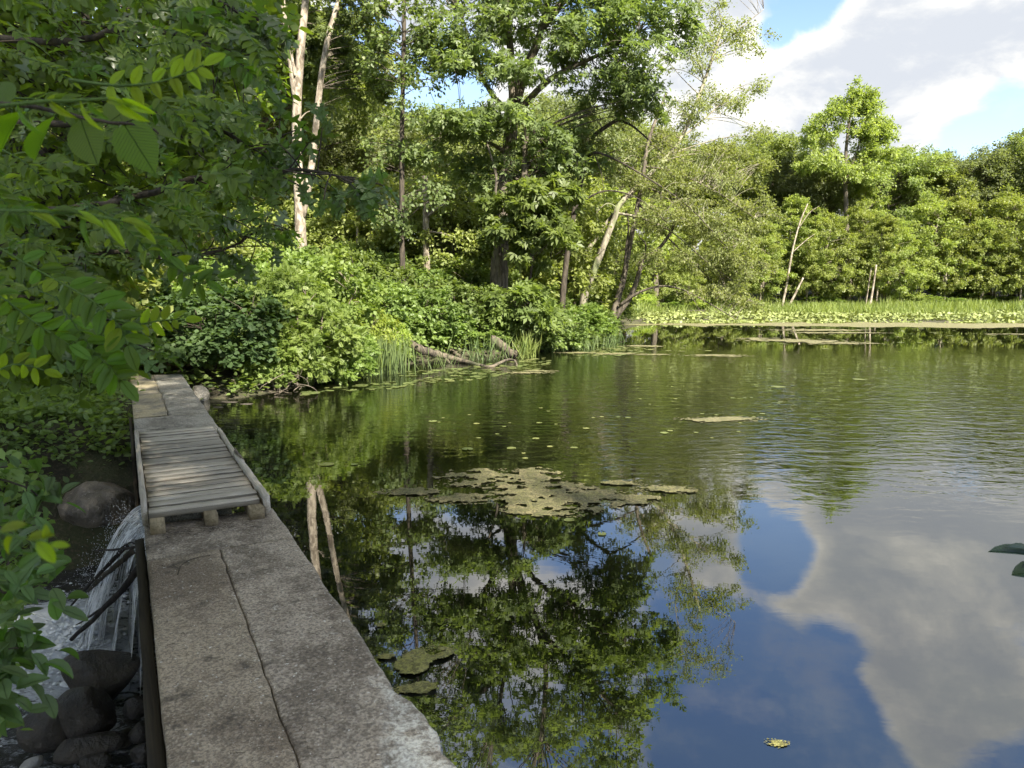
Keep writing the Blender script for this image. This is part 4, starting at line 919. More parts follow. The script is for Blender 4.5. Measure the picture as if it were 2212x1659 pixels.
# leaning trees at the tip of the point
B = base_at(1212, 24.5)
custom_tree('leaning_dark_tree', 'dark trunk bending toward the pond with long arching bare branches', 'tree', B,
    [([(1215, 650, 24.5), (1224, 560, 24.5), (1240, 460, 24.5), (1258, 380, 24.5), (1272, 310, 24.4), (1300, 280, 24.3), (1335, 258, 24.2)], .115, .06),
     ([(1262, 350, 24.4), (1285, 330, 24), (1330, 345, 23.6), (1400, 385, 23), (1480, 440, 22.6), (1540, 500, 22.4)], .05, .012),
     ([(1240, 460, 24.4), (1275, 425, 24), (1320, 412, 23.8), (1380, 430, 23.4), (1440, 480, 23)], .045, .012),
     ([(1335, 258, 24.2), (1370, 275, 24), (1420, 320, 23.6), (1450, 350, 23.4)], .05, .01),
     ([(1250, 420, 24.4), (1225, 390, 24), (1190, 380, 23.8), (1165, 395, 23.7)], .02, .006),
     ([(1285, 335, 24), (1300, 380, 23.7), (1305, 430, 23.6)], .018, .005)],
    [((1330, 250, 24.4), (1.0, 1, .45), 14), ((1400, 330, 23.6), (.9, .9, .5), 12), ((1270, 300, 24.4), (.6, .7, .5), 8), ((1480, 430, 22.8), (1.2, .8, .5), 12)],
    leafspec=(RHOMB, .10), bark=M['bark_dark'], twigm=M['bark_lichen'], leafm=M['fine_leaf'], seed=16, clump_r=.42, per=60, flat=.5, droop=.5, limb=.02, twig_lines=4)
B = base_at(1258, 27)
custom_tree('lichen_covered_tree', 'pale lichen-covered trunk leaning between two dark trunks on the point', 'tree', B,
    [([(1262, 640, 27), (1285, 580, 27), (1308, 520, 27), (1328, 470, 27), (1340, 440, 27), (1400, 380, 27.6), (1470, 300, 28.4), (1520, 180, 29), (1560, 60, 29.5)], .17, .05),
     ([(1258, 560, 27.3), (1290, 510, 27.3), (1312, 480, 27.3), (1325, 462, 27.2)], .085, .07),
     ([(1280, 590, 26.9), (1290, 555, 26.9), (1305, 535, 26.9)], .06, .05),
     ([(1332, 460, 27), (1380, 470, 26.8), (1450, 500, 26.4), (1520, 560, 26), (1600, 620, 26)], .055, .012),
     ([(1336, 450, 27), (1310, 440, 26.8), (1280, 470, 26.7), (1262, 500, 26.6)], .03, .01),
     ([(1470, 300, 28.4), (1540, 240, 28.6), (1590, 190, 29)], .045, .012), ([(1520, 170, 29), (1500, 90, 29), (1510, 20, 29)], .04, .012), ([(1540, 110, 29.3), (1600, 60, 29.5), (1650, 20, 29.6)], .035, .01)],
    [((1560, 60, 29.5), (1.25, 1.2, 1.2), 20), ((1490, 130, 29), (.9, 1, .9), 14), ((1610, 100, 29.5), (.75, .9, .9), 11), ((1540, 220, 29), (1.2, 1.0, .7), 20), ((1620, 200, 29.3), (.6, .7, .5), 6), ((1460, 250, 28.8), (1.0, 1.1, .6), 16),
     ((1590, -80, 29.5), (1.4, 1.2, 1.2), 16), ((1500, -60, 29.5), (1.3, 1.2, 1.2), 16), ((1490, 340, 28.5), (1.3, 1.3, .6), 18), ((1400, 300, 28.5), (.9, 1, .5), 12), ((1630, 285, 29), (.6, .6, .3), 5)],
    leafspec=(RHOMB, .105), bark=M['bark_lichen'], leafm=M['fine_leaf'], seed=17, clump_r=.55, per=88, flat=.55, droop=.35, limb=.028, twig_lines=5, limb_sides=4, shell=.3)
B = np.array(D(1310, 728, 27.6)); B[2] = -.1
custom_tree('forked_waterside_tree', 'forked leaning tree standing at the water on the tip of the point', 'tree', B,
    [([(1330, 660, 27.6), (1347, 600, 27.6), (1362, 520, 27.5), (1378, 440, 27.4), (1392, 360, 27.4), (1402, 300, 27.4), (1440, 200, 27.6)], .145, .05),
     ([(1325, 690, 27.6), (1362, 640, 27.3), (1380, 590, 27.1), (1388, 560, 27), (1420, 540, 26.8), (1450, 500, 26.6), (1460, 470, 26.6)], .12, .04),
     ([(1348, 600, 27.5), (1352, 540, 27.4), (1358, 490, 27.4), (1352, 455, 27.3)], .05, .03),
     ([(1338, 660, 27.4), (1380, 632, 27), (1430, 618, 26.6), (1480, 628, 26.2), (1540, 660, 25.8), (1590, 690, 25.4)], .065, .012),
     ([(1385, 400, 27.4), (1430, 420, 27), (1500, 480, 26.6), (1580, 540, 26.2), (1650, 600, 26)], .05, .010),
     ([(1380, 440, 27.4), (1430, 500, 27), (1490, 560, 26.6), (1560, 630, 26.2)], .045, .010),
     ([(1392, 360, 27.4), (1450, 370, 27), (1540, 410, 26.6), (1630, 470, 26.2)], .045, .010),
     ([(1480, 628, 26.2), (1500, 650, 26), (1520, 690, 25.8)], .02, .006), ([(1388, 560, 27), (1395, 530, 26.8), (1380, 510, 26.8)], .04, .02)],
    [((1450, 390, 26.8), (1.4, 1.3, .8), 34), ((1540, 400, 27), (1.3, 1.3, .8), 36), ((1480, 470, 26.4), (1.4, 1.2, .7), 32), ((1570, 490, 26.4), (1.4, 1.3, .9), 40), ((1630, 450, 27), (.8, 1.0, .9), 20), ((1520, 560, 26.2), (1.3, 1.1, .6), 26),
     ((1610, 570, 26.2), (.9, 1, .6), 20), ((1560, 630, 26), (1.2, .9, .35), 16), ((1440, 560, 26.4), (1.0, .9, .4), 10), ((1400, 480, 27), (.8, .9, .5), 9), ((1570, 330, 28), (1.2, 1.1, .5), 20), ((1440, 300, 28), (.9, .9, .5), 12), ((1620, 650, 26), (.6, .8, .25), 7), ((1640, 360, 28), (.6, .9, .5), 10)],
    leafspec=(RHOMB, .095), bark=M['bark_grey'], twigm=M['bark_lichen'], leafm=M['fine_leaf'], seed=18, clump_r=.46, per=120, flat=.6, droop=.55, upn=.8, limb=.022, twig_lines=5, shell=.15, sides=10)

# kinds of forest tree, repeated along the shores
rk = lambda s: np.random.default_rng(s)
def proto_tree(kind, seed):
    r_ = rk(seed); b = M['bark_pale'] if kind in ('front', 'slim') else M['bark_grey']
    if kind == 'round':     # full grown crown, 12 m
        bl = [((0, 0, 8.2), (3.2, 3.2, 3.4), 64)]+[((r_.uniform(-2.2, 2.2), r_.uniform(-2.2, 2.2), r_.uniform(5.5, 11)), (1.5, 1.5, 1.2), 11) for _ in range(7)]
        return build_tree('forest_tree', (0, 0, 0), [([(0, 0, 0), (.1, .1, 3), (-.1, .2, 6), (.1, 0, 9.5)], .20, .05)], bl, (RHOMB, .20), b, M['far_leaf'], seed, clump_r=.80, per=150, flat=.55, limb=.05)
    if kind == 'olive':
        bl = [((0, 0, 8.8), (3.4, 3.2, 2.6), 60)]+[((r_.uniform(-2.6, 2.6), r_.uniform(-2, 2), r_.uniform(6.5, 11)), (1.4, 1.4, 1.1), 10) for _ in range(7)]
        return build_tree('forest_tree', (0, 0, 0), [([(0, 0, 0), (.2, 0, 3), (.1, .2, 6), (-.2, 0, 10)], .24, .05)], bl, (RHOMB, .18), b, M['far_leaf_olive'], seed, clump_r=.80, per=165, flat=.5, limb=.05)
    if kind == 'front':     # leans over the water edge, layered sprays low down, 8.5 m
        bl = [((.3, -.6, 5.4), (2.3, 2.2, 2.7), 56), ((.9, -1.6, 3.2), (2.1, 1.5, 1.1), 24), ((-1.1, -.8, 4.0), (1.5, 1.5, 1.1), 18), ((.3, -.3, 7.6), (1.0, 1.0, 1.0), 14), ((-.2, -1.7, 1.9), (2.2, 1.1, .9), 22)]
        return build_tree('waterside_tree', (0, 0, 0), [([(0, 0, 0), (.15, -.1, 2), (.5, -.4, 4.2), (.8, -.6, 7)], .10, .03), ([(0, 0, .1), (-.35, -.2, 1.8), (-.8, -.5, 3.8), (-.9, -.6, 5.4)], .08, .03)], bl, (RHOMB, .165), b, M['far_leaf_yellow'], seed, clump_r=.58, per=170, flat=.5, droop=.35, upn=.9, limb=.03, attach_low=.5)
    if kind == 'slim':      # upright light green
        bl = [((0, 0, 6.2), (1.5, 1.5, 3.0), 46), ((.3, -.3, 8.6), (.9, .9, 1.2), 14), ((-.5, -.5, 4), (1.4, 1.2, .9), 14)]
        return build_tree('waterside_tree', (0, 0, 0), [([(0, 0, 0), (0, 0, 3), (.1, 0, 6), (.1, 0, 8.8)], .10, .03)], bl, (RHOMB, .17), b, M['far_leaf_yellow'], seed, clump_r=.55, per=170, flat=.6, upn=.7, limb=.03)
    if kind == 'under':     # low dense understorey tree
        bl = [((0, 0, 2.7), (2.1, 2.0, 2.0), 60), ((0, -.8, 1.4), (2.0, 1.3, .9), 22)]
        return build_tree('understorey_tree', (0, 0, 0), [([(0, 0, 0), (.1, 0, 1.5), (.2, 0, 3.4)], .06, .02), ([(0, 0, .1), (-.4, 0, 1.5), (-.7, 0, 3)], .05, .02)], bl, (OVAL, .13), M['bark_dark'], M['far_leaf_yellow'], seed, clump_r=.50, per=105, flat=.55, droop=.3, limb=.02)
protos = {k: proto_tree(k, s) for k, s in (('round', 31), ('olive', 32), ('front', 33), ('slim', 34), ('under', 35))}
used = set()
def put(kind, u, y, h, label, rz=None, wide=1.0, cat='tree', group=None, name=None):
    """h: height in metres of the copy"""
    H = dict(round=12.2, olive=11.8, front=8.8, slim=10, under=4.8)[kind]
    b = base_at(u, y); r_ = random.Random(int(u*7+y*13)); rz = r_.uniform(0, 6.28) if rz is None else rz
    k = h/H; sc = (k*wide, k*wide, k)
    if kind not in used: o = protos[kind]; o.location = tuple(b); rescale(o, rz, sc); used.add(kind)
    else: o = copy_tree(protos[kind], None, tuple(b), rz, sc)
    if 'group' in o: del o['group']
    return tag(o, label, cat, group)
# tall single tree over the far shore
B = base_at(1835, 62)
custom_tree('tall_pale_tree', 'tall light green tree standing well above all others on the far shore', 'tree', B,
    [([(1832, 600, 62), (1828, 460, 62), (1826, 380, 62), (1828, 320, 62), (1835, 260, 62), (1845, 205, 62)], .30, .06),
     ([(1826, 390, 62), (1850, 330, 62), (1870, 260, 62), (1880, 210, 62)], .12, .04), ([(1826, 380, 62), (1800, 320, 62), (1780, 270, 62)], .12, .04), ([(1826, 395, 62), (1870, 350, 62), (1900, 300, 62)], .10, .03), ([(1826, 390, 62), (1780, 350, 62), (1750, 320, 62)], .10, .03)],
    [((1848, 225, 62), (1.8, 1.5, 1.5), 34), ((1780, 350, 60.5), (1.7, 1.3, 1.0), 16), ((1860, 375, 60.5), (1.8, 1.3, 1.0), 18), ((1880, 235, 62), (1.0, 1.2, 1.2), 18), ((1800, 255, 62), (1.3, 1.5, 1.1), 20), ((1770, 295, 62), (1.5, 1.5, 1.1), 20), ((1840, 290, 62), (1.8, 1.6, 1.3), 22), ((1895, 280, 62), (1.2, 1.3, 1.1), 26), ((1870, 310, 62), (1.4, 1.3, 1.0), 18), ((1895, 335, 61.5), (1.2, 1.2, .8), 14), ((1755, 325, 62), (1.0, 1.3, .6), 9), ((1805, 340, 62), (1.3, 1.2, .8), 10), ((1865, 340, 62), (1.3, 1.3, .7), 9), ((1830, 375, 62), (1.8, 1.5, .8), 16), ((1745, 360, 62), (1.0, 1.3, .6), 8), ((1900, 370, 62), (1.2, 1.3, .8), 10)],
    leafspec=(RHOMB, .24), bark=M['bark_grey'], leafm=M['far_leaf_yellow'], seed=19, clump_r=.66, per=92, flat=.75, droop=.2, upn=.6, limb=.05, shell=.3, attach_low=.45, twig_lines=3)
far = [ # kind, u, depth, height, label
 ('round', 1660, 70, 15.0, 'first rounded tree behind the fine-leaved crown at the far shore'), ('olive', 1715, 67, 13.0, 'dull olive tree filling the dip left of the tall pale tree'), ('olive', 1765, 66, 12.6, 'dull olive tree directly below the left side of the tall pale tree'),
 ('round', 1905, 68, 13.6, 'rounded tree directly right of the tall pale tree'), ('slim', 1860, 64, 11.2, 'narrow bright tree directly below the tall pale tree'), ('round', 1955, 70, 14.2, 'second rounded tree right of the tall pale tree'),
 ('olive', 2010, 72, 13.6, 'sparse olive tree in the middle of the far skyline'), ('slim', 2040, 66, 12.6, 'bright narrow tree under the patch of blue sky'), ('olive', 2080, 68, 13.6, 'dense olive tree under the patch of blue sky'),
 ('round', 2135, 70, 13.4, 'rounded tree just before the skyline rises at the edge of the view'), ('round', 2190, 68, 15.4, 'highest rounded tree of the far skyline at the edge of the view'), ('olive', 2240, 66, 15.6, 'olive tree cut by the edge of the view'),
 ('round', 1600, 72, 15.5, 'tree behind the sparse top of the leaning tree'), ('round', 1540, 70, 14.5, 'tree behind the middle of the fine-leaved crown'),
 ('front', 1480, 58, 7.0, 'low tree behind the arching branch of the forked waterside tree'), ('front', 1560, 57, 7.4, 'low tree at the far shore behind the fine-leaved crown'), ('front', 1625, 58, 7.4, 'low layered tree where the fine-leaved crown ends'),
 ('slim', 1700, 60, 9.6, 'upright light green tree with a pointed top on the far shore'), ('front', 1765, 58, 8.0, 'leaning waterside tree below the dull olive trees'), ('front', 1835, 59, 8.6, 'layered waterside tree below the tall pale tree'),
 ('front', 1905, 58, 7.6, 'waterside tree with the pair of pale stems in front of it'), ('front', 1985, 60, 9.4, 'largest layered waterside tree in the middle of the far shore'), ('front', 2050, 60, 9.6, 'layered waterside tree below the patch of blue sky'),
 ('slim', 2100, 60, 8.4, 'upright light tree between two layered waterside trees'), ('front', 2150, 59, 9.8, 'broad layered tree near the edge of the view on the far shore'), ('front', 2215, 58, 8.8, 'layered tree cut by the edge of the view at the shore'),
 ('under', 1460, 57, 4.4, 'low dense tree seen through the forked trunks'), ('under', 1940, 58, 4.6, 'grey-green low tree beside the pair of pale stems'), ('under', 1800, 60, 4.2, 'low tree under the leaning waterside tree'), ('under', 2090, 60, 3.8, 'low tree in the shade under the upright light tree'), ('under', 1690, 60, 4.2, 'low tree under the pointed upright tree')]
far += [('slim', 1897, 56.8, 7.6, 'grey-green crown just above the pair of pale stems'), ('slim', 1650, 56.8, 7.2, 'small crown just above the straight pale trunk'), ('slim', 2122, 57.6, 7.4, 'small crown over the slim trunk in the dark gap'), ('front', 1433, 55.6, 6.4, 'small leaning tree above the pale trunk under the arching branch'), ('slim', 1745, 57.4, 7.8, 'small tree behind the forked top of the curved pale stem')]
for f_ in far: put(f_[0], f_[1], f_[2], f_[3], f_[4], rz=random.Random(f_[1]).uniform(-.7, .7) if f_[0] == 'front' else None, wide=1.06)
for k, (u, y, h) in enumerate(((1640, 78, 13), (1740, 80, 13), (1840, 78, 12.5), (1930, 80, 13), (2030, 80, 13), (2120, 80, 13), (2220, 78, 14), (2330, 74, 14), (2320, 60, 10), (1440, 75, 14), (1350, 72, 14), (2450, 66, 13), (2600, 60, 12))):
    put('olive' if k % 2 else 'round', u, y, h, 'forest tree standing in the second row behind the far shore trees', group='second row of trees behind the far shore')
# forest behind the wooded bank
left = [('round', 480, 42, 10.5, 'forest tree behind the overhanging oak branch'), ('round', 560, 40, 11.5, 'forest tree just left of the pale three-stemmed tree'), ('olive', 720, 46, 11.5, 'light forest tree seen between the pale stems and the slim dark trunk'),
 ('round', 780, 48, 13.4, 'rounded forest crown against the sky left of the slim dark trunk'), ('olive', 850, 44, 10.6, 'forest tree behind the slim dark trunk'), ('round', 930, 46, 11.6, 'forest tree between the slim dark trunk and the maple'),
 ('round', 1010, 42, 10.4, 'forest tree behind the lower left boughs of the maple'), ('olive', 1090, 44, 11.2, 'forest tree hidden behind the maple trunk'), ('round', 1180, 42, 10.8, 'forest tree just right of the maple trunk'), ('olive', 1260, 46, 12.2, 'forest tree behind the leaning dark tree'), ('round', 1340, 50, 12.8, 'forest tree behind the lichen-covered tree'), ('olive', 1420, 54, 13, 'forest tree behind the forked waterside tree'),
 ('under', 545, 29, 4.6, 'understorey tree left of the pale three-stemmed tree'), ('under', 700, 30, 6.6, 'understorey tree right behind the pale stems'), ('under', 760, 27, 4.6, 'pale green understorey tree with a thin white stem in front'), ('under', 820, 29, 6.4, 'understorey tree left of the slim dark trunk'),
 ('under', 920, 28, 6.0, 'understorey tree just right of the slim dark trunk'), ('under', 985, 26, 5.0, 'understorey tree before the broken dead trunk'), ('under', 1040, 29, 6.4, 'understorey tree left of the maple trunk'), ('under', 1180, 28, 6.0, 'understorey tree right of the maple trunk'),
 ('under', 1250, 31, 5.6, 'understorey tree between the leaning trunks'), ('under', 1330, 33, 5.0, 'understorey tree behind the forked trunk'), ('under', 470, 21, 4.4, 'understorey tree behind the large dark shrub'), ('under', 380, 19, 4.2, 'understorey tree under the overhanging oak branches'), ('under', 270, 20, 5.0, 'understorey tree beyond the leaf-strewn path'),
 ('round', 380, 33, 11, 'forest tree behind the oak branches, second from the pale tree'), ('round', 250, 30, 11, 'forest tree behind the oak branches, beyond the path'), ('olive', 100, 28, 11, 'forest tree deep behind the oak branches'), ('round', -60, 24, 11, 'forest tree at the edge of the view behind the oak branches'),
 ('round', 640, 36, 16, 'high forest tree behind the tops of the pale stems'), ('round', 560, 30, 15, 'high forest tree whose foliage hangs beside the pale stems')]
for f_ in left: put(*f_)
for k, (u, y, h) in enumerate(((420, 56, 13), (560, 60, 13), (680, 62, 13), (800, 64, 14.5), (920, 62, 13), (1040, 60, 13), (1150, 62, 14), (1260, 62, 15), (1350, 66, 16), (250, 46, 13), (60, 42, 13), (-120, 38, 13))):
    put('olive' if k % 2 else 'round', u, y, h, 'forest tree in the back row behind the wooded bank', group='back row of forest trees behind the wooded bank')
for k, u in enumerate(range(1400, 2420, 62)):
    put('under', u, 64+(k % 3)*3.2, 6.4+(k*7 % 5)*.4, 'dense young tree in the shade between the rows of the far forest', wide=1.25, group='young trees between the rows of the far forest')
for k, u in enumerate(range(500, 1400, 75)):
    put('under', u, 35+(k % 3)*3.5, 6.2+(k*7 % 5)*.4, 'dense young tree deep in the forest behind the wooded bank', wide=1.2, group='young trees deep behind the wooded bank')
for k, (u, y) in enumerate(((120, 16), (40, 18), (-80, 15), (180, 24), (-20, 12.5), (60, 13.5))):
    put('under', u, y, 4.6+k % 3, ('understorey tree left of the path behind the hanging branches', 'understorey tree deep behind the hanging branches beyond the stream', 'understorey tree at the edge of the view above the stream bank', 'far understorey tree beyond the left side of the path', 'shaded understorey tree nearest the stream at the edge of the view', 'shaded understorey tree directly above the stream bank shrubs')[k], group='understorey trees in the shade beyond the stream')
# thin pale trunks that stand clear of the leaves
def bare_trunk(name, label, cat, pts, r0, r1, m, side=(), up=True):
    p0 = np.array(D(*pts[0])); p0[2] = gz(p0[0], p0[1])-.05; root = empty(name, tuple(p0)); tag(root, label, cat)
    P = [(0, 0, 0)]+[tuple(np.array(D(*p))-p0) for p in pts[1:]]; n = 14; r_ = rk(int(pts[0][0])); g = Geo(); tube(g, smooth_path(P, n), np.linspace(r0, r1, n), 7, r_, .15); obj('trunk', g.mesh('trunk', m, True), root)
    for s_, a in side:
        g = Geo(); tube(g, smooth_path([tuple(np.array(D(*p))-p0) for p in s_], 8), np.linspace(a, a*.25, 8), 5, r_, .15); obj('limb', g.mesh('limb', m, True), root)
    return root
bare_trunk('bare_tree', 'left of two thin pale stems leaning together on the far shore', 'tree', [(1868, 668, 55.7), (1874, 630, 55.7), (1882, 580, 55.7)], .07, .05, M['bark_pale'])
bare_trunk('bare_tree', 'thicker right one of two pale stems leaning together on the far shore', 'tree', [(1877, 672, 55.2), (1886, 620, 55.2), (1893, 572, 55.2)], .10, .06, M['bark_pale'])
bare_trunk('bare_tree', 'long curved pale stem with a forked top on the far shore', 'tree', [(1688, 664, 56), (1700, 610, 56), (1712, 540, 56), (1728, 480, 56), (1745, 440, 56)], .11, .04, M['bark_pale'], [([(1712, 545, 56), (1740, 520, 56), (1760, 505, 56)], .05), ([(1724, 495, 56), (1748, 460, 56), (1770, 445, 56)], .04)])
bare_trunk('bare_tree', 'short pale trunk leaning beside the curved forked stem', 'tree', [(1700, 665, 56), (1720, 630, 56), (1735, 600, 56)], .10, .07, M['bark_pale'])
bare_trunk('bare_tree', 'pale trunk on the far shore seen under the arching branch', 'tree', [(1425, 655, 55.7), (1428, 615, 55.7), (1433, 575, 55.7)], .11, .07, M['bark_pale'])
bare_trunk('bare_tree', 'straight pale trunk halfway between the arching branch and the curved stem', 'tree', [(1642, 650, 56.7), (1645, 610, 56.7), (1650, 580, 56.7)], .09, .07, M['bark_pale'])
bare_trunk('bare_tree', 'pale trunk on the far shore left of the pair of pale stems', 'tree', [(1835, 650, 57.7), (1838, 620, 57.7), (1845, 590, 57.7)], .08, .06, M['bark_pale'])
bare_trunk('bare_tree', 'first of three leaning trunks right of the pair of pale stems', 'tree', [(1903, 650, 57.7), (1905, 615, 57.7), (1908, 580, 57.7)], .10, .08, M['bark_lichen'])
bare_trunk('bare_tree', 'second of three leaning trunks right of the pair of pale stems', 'tree', [(1910, 652, 57.7), (1918, 615, 57.7), (1925, 585, 57.7)], .10, .08, M['bark_lichen'])
bare_trunk('bare_tree', 'last of three leaning trunks right of the pair of pale stems', 'tree', [(1915, 654, 57.2), (1927, 625, 57.2), (1940, 600, 57.2)], .10, .08, M['bark_lichen'])
bare_trunk('bare_tree', 'slim forked trunk under the layered trees of the far shore', 'tree', [(2040, 655, 57.7), (2042, 610, 57.7), (2045, 570, 57.7)], .08, .06, M['bark_lichen'], [([(2042, 610, 57), (2052, 590, 57), (2060, 575, 57)], .04)])
bare_trunk('bare_tree', 'slim trunk in the dark gap near the edge of the far shore', 'tree', [(2120, 655, 57.7), (2125, 600, 57.7), (2135, 550, 57.7)], .08, .06, M['bark_lichen'])
bare_trunk('bare_tree', 'pale trunk at the very edge of the view on the far shore', 'tree', [(2203, 655, 56.7), (2206, 610, 56.7), (2209, 560, 56.7)], .08, .06, M['bark_pale'])
bare_trunk('fallen_branch', 'short white fallen branch at the foot of the pale pair', 'log', [(1840, 668, 54), (1855, 672, 54), (1868, 674, 54)], .07, .05, M['bark_pale'])
bare_trunk('white_sapling', 'thin white sapling stem behind the shrubs right of the pale tree', 'tree', [(770, 560, 26), (772, 510, 26), (774, 450, 26)], .05, .03, M['bark_pale'], [([(773, 490, 26), (780, 470, 26), (784, 452, 26)], .02)])
bare_trunk('dead_tree', 'broken dead trunk with one rising bare limb left of the maple', 'tree', [(922, 560, 25), (920, 480, 25), (918, 380, 25)], .13, .10, M['bark_pale'], [([(920, 470, 25), (945, 450, 24.8), (970, 435, 24.6)], .07), ([(922, 500, 25), (960, 505, 24.8), (1000, 520, 24.6)], .05)])
bare_trunk('slim_grey_tree', 'crooked slim grey stem left of the maple trunk', 'tree', [(1080, 560, 23.2), (1076, 480, 23.2), (1070, 420, 23.2), (1072, 380, 23.2), (1055, 320, 23.2), (1045, 290, 23.2)], .06, .03, M['bark_grey'], [([(1073, 400, 23.2), (1085, 370, 23.2), (1092, 340, 23.2)], .03)])

# ---------------------------------------------------------------- shrubs of the banks
def proto_shrub(kind, seed):
    r_ = rk(seed)
    def stems(n, h, sp): return [([(0, 0, 0), (math.cos(a)*sp*.4, math.sin(a)*sp*.4, h*.45), (math.cos(a)*sp, math.sin(a)*sp, h)], .022, .006) for a in r_.uniform(0, 6.28, n)]
    if kind == 'round_leaf':   # 2.2 m high, 2.6 wide
        return build_tree('round_leaved_shrub', (0, 0, 0), stems(9, 1.6, .9), [((0, 0, 1.15), (1.30, 1.15, .95), 110), ((-.5, -.5, .8), (.9, .6, .5), 24), ((.55, -.55, .75), (.7, .5, .55), 22)], (ROUND, .105), M['twig_dark'], M['shrub_dark'], seed, clump_r=.24, per=58, flat=.6, droop=.35, upn=1.0, limb=.012, shell=.62, bottom=-.5)
    if kind == 'fine':
        return build_tree('fine_leaved_shrub', (0, 0, 0), stems(9, 1.5, .7), [((0, 0, 1.2), (1.05, 1.0, 1.0), 95), ((0, -.5, .55), (1.0, .6, .4), 26)], (COMPOUND, .17), M['twig'], M['shrub_light'], seed, clump_r=.27, per=44, flat=.8, droop=.4, upn=.6, limb=.01, shell=.5)
    if kind == 'mid':
        return build_tree('leafy_shrub', (0, 0, 0), stems(8, 1.4, .8), [((0, 0, 1.0), (1.25, 1.1, .85), 95), ((.3, -.6, .5), (1.0, .5, .35), 22)], (OVAL, .105), M['twig_dark'], M['shrub_mid'], seed, clump_r=.28, per=84, flat=.55, droop=.35, upn=1.0, limb=.012, shell=.55)
    if kind == 'light':
        return build_tree('bright_shrub', (0, 0, 0), stems(8, 1.4, .8), [((0, 0, 1.05), (1.2, 1.1, .9), 95), ((-.3, -.6, .5), (1.0, .5, .35), 22)], (OVAL, .095), M['twig'], M['shrub_light'], seed, clump_r=.28, per=92, flat=.6, droop=.3, upn=.8, limb=.012, shell=.55)
    if kind == 'yellow':
        return build_tree('yellow_green_shrub', (0, 0, 0), stems(8, 1.2, .6), [((0, 0, 1.0), (1.0, .9, .75), 70)], (NARROW, .17), M['twig'], M['shrub_yellow'], seed, clump_r=.28, per=60, flat=.6, droop=.4, upn=.7, limb=.01, shell=.5)
sproto = {k: proto_shrub(k, s) for k, s in (('round_leaf', 41), ('fine', 42), ('mid', 43), ('light', 44), ('yellow', 45))}
SH = dict(round_leaf=2.15, fine=2.25, mid=1.95, light=2.05, yellow=1.8); sused = set()
def shrub(kind, u, y, top_v, wide, label, group=None, cat='shrub', rz=None, z=None):
    """top_v: where its top shows; wide: width in metres"""
    b = base_at(u, y) if z is None else np.array([D(u, 600, y).x, y, z]); top = D(u, top_v, y).z; k = max(.35, (top-b[2])/SH[kind]); kw = wide/2.5
    r_ = random.Random(int(u*3+y*11)); rz = r_.uniform(-.8, .8) if rz is None else rz; sc = (kw, kw, k)
    if kind not in sused: o = sproto[kind]; o.location = tuple(b); rescale(o, rz, sc); sused.add(kind)
    else: o = copy_tree(sproto[kind], None, tuple(b), rz, sc)
    return tag(o, label, cat, group)
S = shrub
SLOPE = ['bright shrub at the foot of the pale three-stemmed tree, pond side', "bright shrub right of the pale tree's foot, behind the feathery ones", 'leafy shrub left of the foot of the slim dark trunk', 'leafy shrub at the foot of the slim dark trunk', 'bright shrub between the slim dark trunk and the dead tree', 'leafy shrub just left of the foot of the maple', 'bright shrub left of the pale three-stemmed tree', 'leafy shrub on the slope above the large dark round-leaved shrub', 'light shrub above the path under the oak branches', 'light shrub between the most yellow shrub and the slim dark trunk', 'leafy shrub right of the foot of the maple', 'light shrub directly behind the pale three-stemmed tree', 'leafy shrub around the thin white sapling', 'light shrub high on the slope under the oak branch tip']
FARL = ['low bright shrub by the marsh grass below the arching branch', 'yellow-green low shrub by the marsh grass beyond the arching branch', 'low shrub by the marsh grass under the end of the fine-leaved crown', 'low darker shrub at the foot of the long curved pale stem', 'low bright shrub right of the curved pale stem', 'low darker shrub just left of the pair of pale stems', 'wide bright low shrub right of the leaning trunks of the far shore', 'bright low shrub in the middle of the far shore', 'wide low shrub in front of the dark gap of the far shore', 'darker low shrub toward the far end of the far shore', 'low shrub at the very edge of the view on the far shore', 'yellow-green low shrub seen just behind the forked waterside tree']
S('round_leaf', 452, 13.7, 612, 2.6, 'large dark shrub of round leaves overhanging the water beside the dam', rz=0)
S('round_leaf', 385, 14.8, 640, 2.0, 'dark round-leaved shrub behind the path side of the large dark shrub')
S('fine', 600, 14.9, 575, 2.4, 'tall feathery light green shrub right behind the large dark shrub')
S('fine', 665, 14.6, 640, 2.3, 'feathery olive-green shrub reaching down to the water')
S('fine', 715, 15.2, 700, 1.9, 'low feathery shrub between the olive-green one and the reeds')
S('fine', 570, 13.9, 720, 1.5, 'small feathery shrub against the water side of the large dark shrub')
S('light', 500, 17.0, 560, 3.0, 'bright shrub above and behind the large dark shrub')
S('light', 690, 17.5, 560, 3.0, 'bright green shrub above the feathery olive-green one')
S('yellow', 775, 17.4, 652, 1.9, 'most yellow shrub, just behind the reeds')
S('yellow', 835, 18.0, 688, 1.4, 'small yellow-green shrub right of the most yellow one')
S('mid', 790, 19.2, 600, 2.8, 'dark green shrub behind the most yellow one')
S('mid', 880, 20.2, 605, 2.8, 'leafy shrub behind the foot of the long fallen log')
S('light', 935, 20.6, 665, 2.4, 'bright leafy shrub directly above the long fallen log')
S('mid', 985, 22.0, 600, 3.0, 'leafy shrub above the short slanted log')
S('light', 1035, 21.3, 690, 2.0, 'low bright shrub between the short slanted log and the broken one')
S('mid', 1070, 22.6, 635, 2.2, 'dark shrub at the foot of the maple')
S('mid', 1185, 22.6, 655, 2.2, 'leafy shrub between the maple and the leaning dark tree')
S('light', 1200, 23.2, 700, 1.8, 'low light shrub at the foot of the leaning dark tree')
S('fine', 1255, 25.6, 655, 2.6, 'greyish fine shrub under the lichen-covered tree')
S('fine', 1290, 27.4, 690, 1.8, 'fine low shrub just left of the forked waterside tree')
